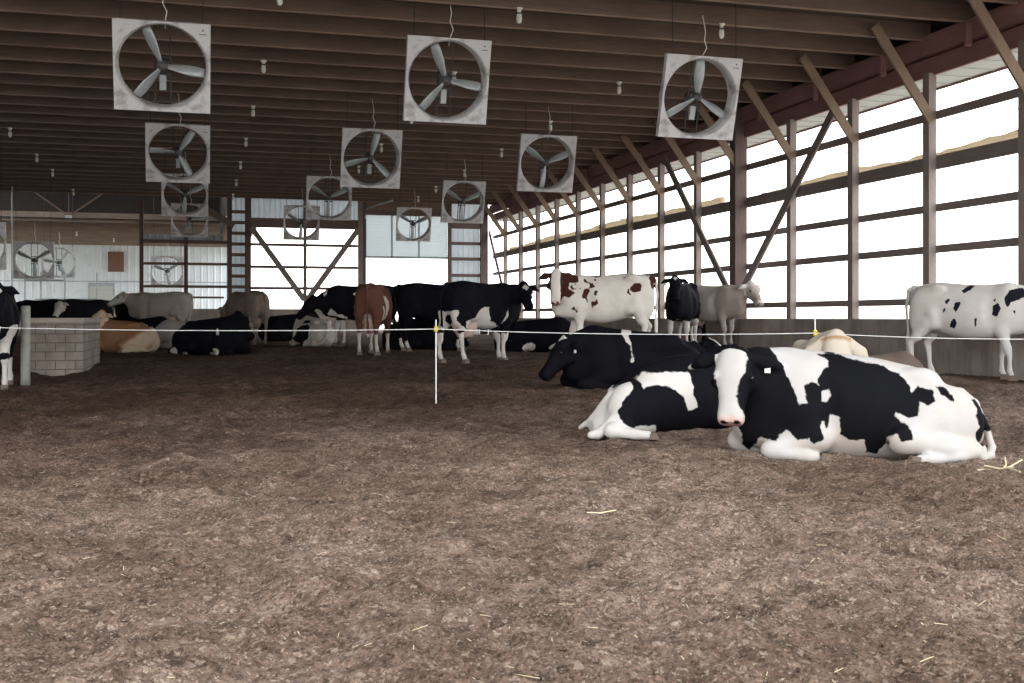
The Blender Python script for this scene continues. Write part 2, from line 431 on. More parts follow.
boxpart('batten', M_brown, vt, -(x2(124)-x2(108))/2, (x2(124)-x2(108))/2, -0.10, -0.06, z2(253.5), z2(252))
cf = struct('ceiling_far', (0, 70, 0))
boxpart('panel', M_farc, cf, x2(-90), x2(245), -9.5, 12.0, CEIL+0.02, CEIL+0.3)
i = 0
while i < 17:
    yy = -9.0+1.22*i; boxpart('joist', M_farc, cf, x2(-90), x2(245), yy-0.03, yy+0.03, CEIL-0.14, CEIL+0.02); i += 1
cg = struct('ceiling_gap', (0, 55, 0))
boxpart('roof_deck', M_gap_shade, cg, x2(-60, YE)-3, ex(226), -6.5, 6.2, CEIL+2.4, CEIL+2.6)
boxpart('gable_boards', M_gap_shade, cg, x2(-60, YE)-3, ex(226)+1, 5.55, 5.75, CEIL-0.02, CEIL+2.4)
boxpart('light_block_boards', M_gap_shade, cg, ex(226)-0.1, ex(226), 0.3-5, 6.2, CEIL-0.9, CEIL+2.4)  # added to block light entering the gap from the right
boxpart('tie_rod', M_galv, cg, -14, ex(226), 5.3, 5.34, CEIL+1.3, CEIL+1.34)
bx_ = on_y(68, 222, 60).x
for dx in (-2.2, 0, 2.2):
    m = MB(); m.bar((bx_, 5.3, CEIL+0.08), (bx_+dx, 5.3, CEIL+1.7), 0.05, 0.08); m.build('web_strut', M_joist, cg)
boxpart('joint_plate', M_galv, cg, bx_-0.16, bx_+0.16, 5.2, 5.27, CEIL-0.02, CEIL+0.12)
# unseen left wall of the barn, closed up to darken the far floor
wl = struct('wall_left', (XL, 25, 0))
boxpart('concrete_base', M_conc, wl, -0.3, 0, YN-25, 33.0, -0.4, 1.3)
m = MB(); corr(m, (-0.1, YN-25), (-0.1, 33.0), 1.3, CEIL+0.25, 0.35); m.build('siding', M_white, wl)
for k in range(17):
    yy = YN+0.3+k*3.6-25; boxpart('post', M_post, wl, -0.26, -0.1, yy-0.09, yy+0.09, 1.3, CEIL+0.2)

# ---- outside ground
m = MB(); m.box(-150, 200, -120, 260, -0.6, -0.42)
tag(m.build('ground_outside', M_grass), kind='structure')

# ---- concrete block pier at left
c0 = at(83, 375, 18.0); xr = c0.x; yb = c0.y
pier = empty('block_wall', (xr-0.42, yb+1.5, 0))
tag(pier, 'low grey concrete block pen wall with stained face at left', 'wall')
boxpart('blocks', M_block, pier, -0.42, 0.42, -1.5, 1.5, -0.3, 0.90, bevel=0.012)
boxpart('cap', M_conc, pier, -0.43, 0.43, -1.51, 1.51, 0.90, 0.985, bevel=0.012)

# grey pipe post in front of the pier
pp = at(25.5, 385, 16.2); m = MB(); m.lathe([(0.068, -0.3), (0.068, 1.15), (0.06, 1.165), (0.0, 1.165)], 16)
o = m.build('gate_post', M_greenpost, None, True); o.location = (pp.x, pp.y, 0)
tag(o, 'stout grey gate post standing in front of the block pen wall', 'post')

# pipe pen gate beyond the pier
gp = on_y(40, 300, 46.5); gate = empty('pipe_gate', (gp.x, 46.5, 0))
tag(gate, 'thin steel pipe pen frame below the far left fans', 'gate')
for px in (12, 25, 41, 65, 97):
    xx = on_y(px, 300, 46.5).x-gp.x; m = MB(); m.tube([(xx, 0, 0.2), (xx, 0, 2.75 if px not in (12,) else CEIL)], 0.028, 8); m.build('upright', M_steelpipe, gate)
for zz, a, b in ((2.55, 12, 47), (2.45, 25, 65), (1.7, 35, 97), (1.5, 12, 97)):
    m = MB(); m.tube([(on_y(a, 300, 46.5).x-gp.x, 0, zz), (on_y(b, 300, 46.5).x-gp.x, 0, zz)], 0.022, 8); m.build('crossbar', M_steelpipe, gate)

# ================================================================ FANS
FS = 1.38
def fan_proto():
    r = empty('barn_fan')
    R = FS*0.468; h = FS/2; n = 72; m = MB()
    # front panel with a round opening and folded edges (front = -y)
    vs = []; fs = []
    def sq(a):
        c, s_ = math.cos(a), math.sin(a); k_ = h/max(abs(c), abs(s_)); return c*k_, s_*k_
    rings = []
    for k in range(n):
        a = 2*PI*(k+0.5)/n if False else 2*PI*k/n
        sx, sz = sq(a); c, s_ = math.cos(a), math.sin(a)
        rings.append([(sx, 0.10, sz), (sx, 0.0, sz), (R*1.03*c, 0.0, R*1.03*s_), (R*1.0*c, 0.03, R*1.0*s_), (R*0.97*c, 0.10, R*0.97*s_), (R*0.97*c, 0.26, R*0.97*s_), (R*0.985*c, 0.26, R*0.985*s_), (R*0.985*c, 0.10, R*0.985*s_)])
    L = len(rings[0])
    for rr in rings: vs += rr
    for k in range(n):
        a = k*L; b = ((k+1) % n)*L
        for i in range(L): fs.append((a+i, a+(i+1) % L, b+(i+1) % L, b+i))
    m.add(vs, fs); m.build('housing', M_fan, r)
    pl = MB(); pl.lathe([(0.013, 0), (0.013, 0.004)], 12, 'y', (h*0.84, -0.006, h*0.86)); pl.box(h*0.76, h*0.92, -0.005, -0.001, h*0.765, h*0.78)
    pl.build('maker_mark', M_black, r)
    return r, R
def blade_mesh(R):
    vs = []; fs = []; nr = 8; nc = 6
    for sgn in (0, 1):
        for i in range(nr+1):
            t = i/nr; rr = 0.05+(R*0.95-0.05)*t
            ch = 0.040+0.045*min(1, t*2.0)-0.02*max(0, t-0.8)*4
            tw = math.radians(48-26*t)
            for j in range(nc+1):
                u = (j/nc-0.5)*2*ch; arch = 0.022*(1-(2*j/nc-1)**2)
                x = u*math.cos(tw)+0.03*t; y = -u*math.sin(tw)-arch+(0.004 if sgn else -0.004)
                vs.append((x, y, rr))
    W_ = nc+1; o2 = (nr+1)*W_
    for i in range(nr):
        for j in range(nc):
            a = i*W_+j; fs.append((a, a+1, a+1+W_, a+W_)); fs.append((o2+a, o2+a+W_, o2+a+1+W_, o2+a+1))
    for i in range(nr):
        a = i*W_; fs.append((a, a+W_, o2+a+W_, o2+a)); a += nc; fs.append((a, o2+a, o2+a+W_, a+W_))
    for j in range(nc):
        fs.append((j, o2+j, o2+j+1, j+1)); a = nr*W_+j; fs.append((a, a+1, o2+a+1, o2+a))
    mb = MB(); mb.add(vs, fs); return mb
fan0, FR = fan_proto()
def fan_body(r):
    m = MB(); m.lathe([(0.0, -0.06), (0.05, -0.055), (0.075, -0.02), (0.075, 0.05), (0.0, 0.05)], 18, 'y', (0, 0.12, 0)); hub = m.build('hub', M_motor, r, True)
    m = MB(); m.lathe([(0.0, 0.0), (0.085, 0.0), (0.095, 0.02), (0.095, 0.24), (0.08, 0.27), (0.0, 0.27)], 18, 'y', (0, 0.20, -0.02)); m.build('motor', M_motor, r, True)
    for x in (-0.11, 0.11):
        m = MB(); m.tube([(x, 0.245, -FR*0.98), (x, 0.245, FR*0.98)], 0.011, 8); m.build('mounting_rod', M_black, r)
    for zz in (-0.145, 0.115): m = MB(); m.box(-0.12, 0.12, 0.232, 0.262, zz-0.015, zz+0.015); m.build('motor_bracket', M_black, r)
    m = MB(); m.tube([(0.04, 0.26, 0.55), (0.05, 0.20, 0.72), (0.07, 0.14, 0.82), (0.01, 0.14, 0.95), (0.04, 0.2, 1.08), (0.0, 0.3, 1.35)], 0.008, 6); m.build('power_cord', M_rope, r, True)
    m = MB(); m.box(-0.05, 0.05, 0.23, 0.30, -0.40, -0.16); m.build('switch_box', M_blade, r, bevel=0.008)
fan_body(fan0)
bl = [blade_mesh(FR).build('blade', M_blade, fan0, True) for _ in range(3)]
for k_, b_ in enumerate(bl):
    b_.data = bl[0].data; b_.location = (0, 0.13, 0); b_.rotation_euler = (0, 2*PI*k_/3, 0)
FZ = CAMZ+3.65; TILT = math.radians(16)
def chains(r, z, tilt):
    top = CEIL+(2.42 if r.location.y > 50 else 0.275)-z
    for sx in (-1, 1):
        a = Vector((sx*FS*0.42, 0.05, FS/2)); kz = r.scale.z; zz = math.cos(tilt)*FS/2*kz+math.sin(tilt)*0.05; b = a+Vector((0, math.sin(tilt), math.cos(tilt)/kz))*(top-zz)
        m = MB(); m.tube([a, b], 0.008, 6); m.build('hanging_chain', M_black, r)
fans = [ # px, X, Y, z, blade turn, scale, label
 (-0.60, 16.8, FZ-0.01, -25, 'large square panel fan hanging nearest at top left'),
 (-0.57, 25.2, FZ-0.07, 30, 'square panel fan directly below the nearest top left fan'),
 (-0.58, 34.5, FZ, 60, 'third square panel fan down in the left hand column of fans'),
 (-0.56, 43.4, FZ, 75, 'farthest small fan low in the left hand overlapping column'),
 (3.80, 17.5, CAMZ+3.84, -25, 'large square panel fan hanging top centre between the two other near fans'),
 (3.70, 25.3, FZ, 10, 'middle sized panel fan at centre, left and below the top centre fan'),
 (3.68, 34.1, FZ, 60, 'panel fan hanging in front of the siding above the diagonal braced opening'),
 (3.62, 43.4, FZ, 60, 'small far fan seen against the bright diagonal braced opening'),
 (7.95, 16.8, FZ, -5, 'large square panel fan nearest the open right wall'),
 (7.85, 25.0, FZ, 62, 'second panel fan along the open right wall with blades in a V'),
 (7.92, 34.1, FZ, 60, 'third panel fan along the right, just above the ribbed wall panel'),
 (7.95, 42.9, FZ, 60, 'small far fan in front of the white ribbed roll door'),
 (-6.15, 34.0, CAMZ+2.02, 30, 'panel fan cut by the left edge of the picture'),
 (-5.95, 42.8, CAMZ+2.05, 55, 'panel fan low at left before the white wall, larger of an overlapping pair'),
 (-6.25, 52.3, CAMZ+2.42, 35, 'smaller fan partly hidden behind the larger low fan at left'),
 (-1.62, 51.5, CAMZ+2.05, 50, 'panel fan behind the open timber frame above the grey cow'),
]
for i, (x, y, z, turn, lab) in enumerate(fans):
    r = fan0 if i == 0 else copy_tree(fan0)
    r.location = (x, y, z); r.rotation_euler = ((math.radians(21) if i < 4 else TILT) if i < 12 else math.radians(5), 0, random.uniform(-0.03, 0.03))
    k_ = 0
    for ch in r.children:
        if ch.name.startswith('blade'):
            ch.rotation_euler = (0, math.radians(turn)+2*PI*k_/3, 0); k_ += 1
    r.scale = (0.98, 1, 0.94) if i < 4 else (1, 1, 0.98)
    tag(r, lab, 'fan', 'ventilation fans')
for i, (x, y, z, turn, lab) in enumerate(fans):
    pass
FANROOTS = [o for o in COL.objects if o.name.startswith('barn_fan')]
for r in FANROOTS:
    if not any(c.name.startswith('hanging_chain') for c in r.children): chains(r, r.location.z, r.rotation_euler.x)

# ================================================================ LAMPS
def lamp_proto():
    r = empty('ceiling_lamp')
    m = MB(); m.lathe([(0.062, 0.0), (0.062, -0.02), (0.035, -0.035), (0.032, -0.07), (0.046, -0.08)], 16); m.build('socket', M_lamp, r, True)
    m = MB(); m.lathe([(0.03, -0.08), (0.042, -0.11), (0.048, -0.17), (0.044, -0.22), (0.026, -0.25), (0.0, -0.255)], 16); m.build('globe', M_glassy, r, True)
    m = MB(); m.lathe([(0.047, -0.08), (0.050, -0.085), (0.050, -0.10), (0.047, -0.105)], 16); m.build('collar', M_motor, r, True)
    return r
lamp0 = lamp_proto(); first = True
lamps = []
for row, xs, ys in (('right', 8.58, [17.0, 21.85, 26.7, 31.5, 36.35, 41.2, 45.7]), ('centre right', 4.95, [17.1, 21.95, 26.8, 31.7, 36.5, 41.4, 46.2]),
                ('centre left', 1.11, [17.6, 22.0, 26.75, 31.65, 36.5, 41.3, 46.1]), ('left', -5.02, [31.5, 36.3, 41.0, 46.0])):
    for k_, yy in enumerate(ys): lamps.append((xs, yy, row, k_, len(ys)))
ordn = ['nearest', 'second', 'third', 'fourth', 'fifth', 'sixth', 'seventh']
for (x, y, row, k_, nn) in lamps:
    jy = YN+0.1+1.219*round((y-YN-0.1)/1.219)
    r = lamp0 if first else copy_tree(lamp0); first = False
    r.location = (x, jy, CEIL-0.025)
    tag(r, '%s small white ceiling lamp going back along the %s row of lamps' % (ordn[k_], row), 'lamp', 'small white lamps under the joists')
for px, py, yy, where in ((77, 244, 68.5, 'left'), (114, 251, 73.4, 'right')):
    r = copy_tree(lamp0); p = on_y(px, py, yy); r.location = (p.x, 70-9.0+1.22*round((yy-61)/1.22), CEIL-0.14)
    tag(r, 'tiny white lamp above the far white wall, %s of the two' % where, 'lamp', 'small white lamps under the joists')
# ================================================================ CATTLE
# bodies: a signed distance field sampled on a grid and meshed as one continuous surface
def smin(a, b, k):
    h = np.clip(0.5+0.5*(b-a)/k, 0, 1)
    return b*(1-h)+a*h-k*h*(1-h)
def rcone(P, a, b, ra, rb, sq=(1, 1, 1)):
    """round cone from a to b"""
    a = np.array(a, np.float32); b = np.array(b, np.float32); d = b-a; L2 = float(d@d)+1e-9
    x, y, z = P[0]-a[0], P[1]-a[1], P[2]-a[2]
    t = np.clip((x*d[0]+y*d[1]+z*d[2])/L2, 0, 1)
    return np.sqrt((x-d[0]*t)**2+(y-d[1]*t)**2+(z-d[2]*t)**2)-(ra+(rb-ra)*t)
def ellip(P, c, r, R=None):
    x, y, z = P[0]-c[0], P[1]-c[1], P[2]-c[2]
    if R is not None: x, y, z = (R[0][0]*x+R[1][0]*y+R[2][0]*z, R[0][1]*x+R[1][1]*y+R[2][1]*z, R[0][2]*x+R[1][2]*y+R[2][2]*z)
    k0 = np.sqrt((x/r[0])**2+(y/r[1])**2+(z/r[2])**2)+1e-6
    return (k0-1)*min(r)*0.6+(k0-1)*0.4*k0*min(r)
def loft(P, prof, e=2.3, taper=0.0):
    """prof rows: x, ztop, zbot, halfwidth"""
    x, y, z = P; q = np.array(prof, np.float32)
    X = q[:, 0]
    zt = np.interp(x, X, q[:, 1]); zb = np.interp(x, X, q[:, 2]); wy = np.interp(x, X, q[:, 3])
    zc = (zt+zb)/2; hz = (zt-zb)/2
    if taper: wy = wy*(1-taper*np.clip((z-zc)/hz, 0, 1)**1.6+0.0)
    k = ((np.abs(y)/wy)**e+(np.abs(z-zc)/hz)**e)**(1/e)
    d = (k-1)*np.minimum(wy, hz)
    ends = np.maximum(X[0]-x, x-X[-1])
    return np.maximum(d, ends)
def smooth_prof(rows, n=60):
    q = np.array(rows, float); xs = np.linspace(q[0, 0], q[-1, 0], n); out = [xs]
    for c in (1, 2, 3):
        v = np.interp(xs, q[:, 0], q[:, c])
        for _ in range(3): v[1:-1] = (v[:-2]+2*v[1:-1]+v[2:])/4
        out.append(v)
    return np.stack(out, 1)

class Field:
    def __init__(s, lo, hi, h):
        s.h = h; s.lo = np.array(lo, np.float32)
        s.n = [int(math.ceil((hi[i]-lo[i])/h))+1 for i in range(3)]
        s.ax = [s.lo[i]+h*np.arange(s.n[i], dtype=np.float32) for i in range(3)]
        s.v = np.full(s.n, 0.5, np.float32)
    def put(s, fn, lo, hi, k=0.03):
        pad = k+0.06; sl = []
        for i in range(3):
            a = max(0, int((lo[i]-pad-s.lo[i])/s.h)); b = min(s.n[i], int((hi[i]+pad-s.lo[i])/s.h)+2)
            if b <= a: return
            sl.append(slice(a, b))
        P = np.meshgrid(s.ax[0][sl[0]], s.ax[1][sl[1]], s.ax[2][sl[2]], indexing='ij')
        d = fn(P).astype(np.float32); sub = s.v[sl[0], sl[1], sl[2]]
        s.v[sl[0], sl[1], sl[2]] = smin(sub, d, k)
    def cone(s, a, b, ra, rb, k=0.03):
        R = max(ra, rb); lo = [min(a[i], b[i])-R for i in range(3)]; hi = [max(a[i], b[i])+R for i in range(3)]
        s.put(lambda P: rcone(P, a, b, ra, rb), lo, hi, k)
    def chain(s, pts, k=0.03):
        for (p, r), (q, t) in zip(pts[:-1], pts[1:]): s.cone(p, q, r, t, k)
    def ell(s, c, r, k=0.04, R=None):
        m = max(r); s.put(lambda P: ellip(P, c, r, R), [c[i]-(m if R is not None else r[i]) for i in range(3)], [c[i]+(m if R is not None else r[i]) for i in range(3)], k)
    def cut(s, c, r, k=0.05):
        s.v = s.v if False else s.v; pad = k+0.06; sl = []
        for i in range(3):
            a = max(0, int((c[i]-r[i]-pad-s.lo[i])/s.h)); b = min(s.n[i], int((c[i]+r[i]+pad-s.lo[i])/s.h)+2); sl.append(slice(a, b))
        P = np.meshgrid(s.ax[0][sl[0]], s.ax[1][sl[1]], s.ax[2][sl[2]], indexing='ij')
        d = ellip(P, c, r).astype(np.float32); sub = s.v[sl[0], sl[1], sl[2]]; s.v[sl[0], sl[1], sl[2]] = -smin(-sub, d, k)
    def mesh(s):
        V = s.v; nx, ny, nz = V.shape; I = V < 0
        inside = I[:-1,:-1,:-1].astype(np.int8)
        cnt = np.zeros((nx-1, ny-1, nz-1), np.int8)
        for a in (0,1):
            for b in (0,1):
                for c in (0,1): cnt += I[a:nx-1+a, b:ny-1+b, c:nz-1+c]
        cell = (cnt > 0) & (cnt < 8)
        idx = np.full(cell.shape, -1, np.int64); ci = np.argwhere(cell); idx[cell] = np.arange(len(ci))
        acc = np.zeros((len(ci), 3)); num = np.zeros(len(ci))
        cor = [(a,b,c) for a in (0,1) for b in (0,1) for c in (0,1)]
        for A in cor:
            for ax in range(3):
                if A[ax]: continue
                B = list(A); B[ax] = 1
                va = V[ci[:,0]+A[0], ci[:,1]+A[1], ci[:,2]+A[2]]; vb = V[ci[:,0]+B[0], ci[:,1]+B[1], ci[:,2]+B[2]]
                m = (va < 0) != (vb < 0); t = np.where(m, va/(va-vb+1e-12), 0)
                p = np.tile(np.array(A, float), (len(ci), 1)); p[:, ax] += t
                acc[m] += p[m]; num[m] += 1
        pos = (ci+acc/num[:, None])*s.h+s.lo
        F = []
        for ax in range(3):
            u, w_ = (ax+1) % 3, (ax+2) % 3
            sl0 = [slice(1, -1)]*3; sl0[ax] = slice(0, -1); sl1 = list(sl0); sl1[ax] = slice(1, None)
            a = I[tuple(sl0)]; b = I[tuple(sl1)]; ch = np.argwhere(a != b)
            if not len(ch): continue
            flip = a[ch[:,0], ch[:,1], ch[:,2]]
            g = ch.copy(); g[:, u] += 1; g[:, w_] += 1
            def cid(du, dw):
                q = g.copy(); q[:, u] -= du; q[:, w_] -= dw; return idx[q[:,0], q[:,1], q[:,2]]
            q = np.stack([cid(1,1), cid(0,1), cid(0,0), cid(1,0)], 1)
            q[~flip] = q[~flip][:, ::-1]
            F.append(q)
        F = np.concatenate(F); F = F[(F >= 0).all(1)]
        # one relaxation pass
        e = np.concatenate([F[:, [0,1]], F[:, [1,2]], F[:, [2,3]], F[:, [3,0]]])
        for _ in range(2):
            sm = np.zeros_like(pos); c = np.zeros(len(pos))
            for i, j in ((0,1),(1,0)):
                for d in range(3): sm[:, d] += np.bincount(e[:, i], pos[e[:, j], d], len(pos))
                c += np.bincount(e[:, i], minlength=len(pos))
            pos = pos*0.5+0.5*sm/np.maximum(c, 1)[:, None]
        return pos, F

def poly_sd(px, pz, poly):
    """signed distance, negative inside"""
    d = np.full(px.shape, 1e9); ins = np.zeros(px.shape, bool); n = len(poly)
    for i in range(n):
        ax, az = poly[i]; bx_, bz = poly[(i+1) % n]
        ex_, ez_ = bx_-ax, bz-az; wx, wz = px-ax, pz-az
        t = np.clip((wx*ex_+wz*ez_)/(ex_*ex_+ez_*ez_+1e-12), 0, 1)
        d = np.minimum(d, (wx-ex_*t)**2+(wz-ez_*t)**2)
        c = ((az <= pz) & (bz > pz)) | ((bz <= pz) & (az > pz))
        xi = ax+(pz-az)*ex_/(ez_ if abs(ez_) > 1e-9 else 1e-9)
        ins ^= c & (px < xi)
    d = np.sqrt(d); return np.where(ins, -d, d)

def coat_mat(name, light, dark, soft=0.006, rag=0.018, skin=(0.62, 0.40, 0.36), dirt=0.35, dirtc=(0.42, 0.33, 0.23)):
    m, t, b = nodes(name)
    at_ = t.nodes.new('ShaderNodeAttribute'); at_.attribute_name = 'patch'
    pk = t.nodes.new('ShaderNodeAttribute'); pk.attribute_name = 'skin'
    v = coords(t)
    ng = noise(t, v, 22, 3, 0.6)
    a = t.nodes.new('ShaderNodeMath'); a.operation = 'MULTIPLY_ADD'; a.inputs[1].default_value = 2*rag; 
    t.links.new(ng, a.inputs[0])
    sb = t.nodes.new('ShaderNodeMath'); sb.operation = 'SUBTRACT'; sb.inputs[1].default_value = rag
    t.links.new(at_.outputs['Fac'], a.inputs[2]); t.links.new(a.outputs[0], sb.inputs[0])
    mr = t.nodes.new('ShaderNodeMapRange'); mr.inputs['From Min'].default_value = -soft; mr.inputs['From Max'].default_value = soft; mr.interpolation_type = 'SMOOTHSTEP'
    t.links.new(sb.outputs[0], mr.inputs['Value'])
    d = noise(t, v, 2.3, 6, 0.6); dn = ramp(t, d, [(0.42, (0,0,0)), (0.72, (dirt, dirt, dirt))])
    lc = mixc(t, dn, light, dirtc)
    hair = noise(t, coords(t, (6, 30, 30)), 5, 3, 0.7)
    lc = mixc(t, 0.18, lc, mixc(t, hair, lc, (0.5,0.5,0.5), 'OVERLAY'))
    dc = mixc(t, hair, dark, tuple(q*1.4+0.001 for q in dark))
    c = mixc(t, mr.outputs[0], lc, dc)
    c = mixc(t, pk.outputs['Fac'], c, skin)
    t.links.new(c, b.inputs['Base Color']); b.inputs['Roughness'].default_value = 0.75
    b.inputs['Specular IOR Level'].default_value = 0.06
    bump(t, b, hair, 0.25, 0.004)
    return m
K_NEAR = coat_mat('near_holstein_coat', (0.44, 0.42, 0.41), (0.004, 0.004, 0.0052), dirt=0.55, dirtc=(0.40, 0.31, 0.22))
K_BW = coat_mat('holstein_coat', (0.62, 0.59, 0.56), (0.0045, 0.0045, 0.007))
K_BW2 = coat_mat('dusty_holstein_coat', (0.60, 0.56, 0.51), (0.008, 0.008, 0.010), dirt=0.6)
K_RW = coat_mat('red_and_white_coat', (0.74, 0.70, 0.65), (0.050, 0.018, 0.014), dirt=0.45)
K_RED = coat_mat('chestnut_coat', (0.56, 0.50, 0.45), (0.105, 0.046, 0.033))
K_GREY = coat_mat('grey_brown_coat', (0.34, 0.31, 0.285), (0.16, 0.13, 0.115), soft=0.16, rag=0.05, dirt=0.3)
K_GREY2 = coat_mat('silver_coat', (0.66, 0.62, 0.58), (0.26, 0.215, 0.19), soft=0.14, rag=0.05, dirt=0.2)
K_DUSTY = coat_mat('dusty_grey_coat', (0.30, 0.28, 0.265), (0.10, 0.09, 0.085), soft=0.05)
K_TAN = coat_mat('tan_grey_coat', (0.19, 0.15, 0.125), (0.11, 0.08, 0.065), soft=0.15, rag=0.05, dirt=0.3)
K_JERSEY = coat_mat('jersey_coat', (0.50, 0.39, 0.29), (0.20, 0.105, 0.055), soft=0.06, rag=0.04)
K_CREAM = coat_mat('cream_coat', (0.52, 0.46, 0.38), (0.30, 0.18, 0.10), soft=0.05, rag=0.03)
K_SPECK = coat_mat('white_speckled_coat', (0.64, 0.61, 0.59), (0.010, 0.010, 0.016), dirt=0.4, dirtc=(0.40, 0.34, 0.27))

STAND = [(-0.90,1.26,1.05,.07),(-0.86,1.36,0.92,.16),(-0.78,1.43,0.82,.215),(-0.62,1.455,0.74,.26),(-0.45,1.475,0.69,.285),(-0.25,1.455,0.63,.32),
         (0.0,1.43,0.585,.355),(0.2,1.425,0.60,.345),(0.38,1.44,0.64,.29),(0.52,1.46,0.66,.25),(0.66,1.42,0.68,.215),(0.80,1.33,0.76,.17),(0.90,1.22,0.88,.12)]
LIE = [(-0.97,.38,.12,.08),(-0.90,.50,.03,.17),(-0.80,.58,-.02,.24),(-0.62,.65,-.04,.31),(-0.47,.71,-.04,.35),(-0.3,.73,-.04,.39),(0.0,.755,-.04,.41),
       (0.2,.775,-.03,.38),(0.38,.80,-.02,.32),(0.55,.81,.0,.27),(0.70,.76,.06,.22),(0.84,.68,.16,.16),(0.92,.58,.28,.10)]
HEAD = [(-0.08,.03,-.10,.06),(-0.04,.08,-.13,.092),(0.05,.10,-.16,.112),(0.13,.10,-.175,.122),(0.19,.095,-.175,.120),(0.28,.075,-.145,.094),(0.37,.060,-.115,.079),(0.43,.060,-.10,.081),(0.49,.055,-.095,.086),(0.53,.030,-.08,.072)]

def head_matrix(poll, yaw, pitch, roll, hs):
    """columns of the head frame in body space; +x to the muzzle, +z out of the forehead"""
    Rm = Euler((math.radians(roll), math.radians(pitch), math.radians(yaw)), 'XYZ').to_matrix()
    return Rm, Vector(poll), hs

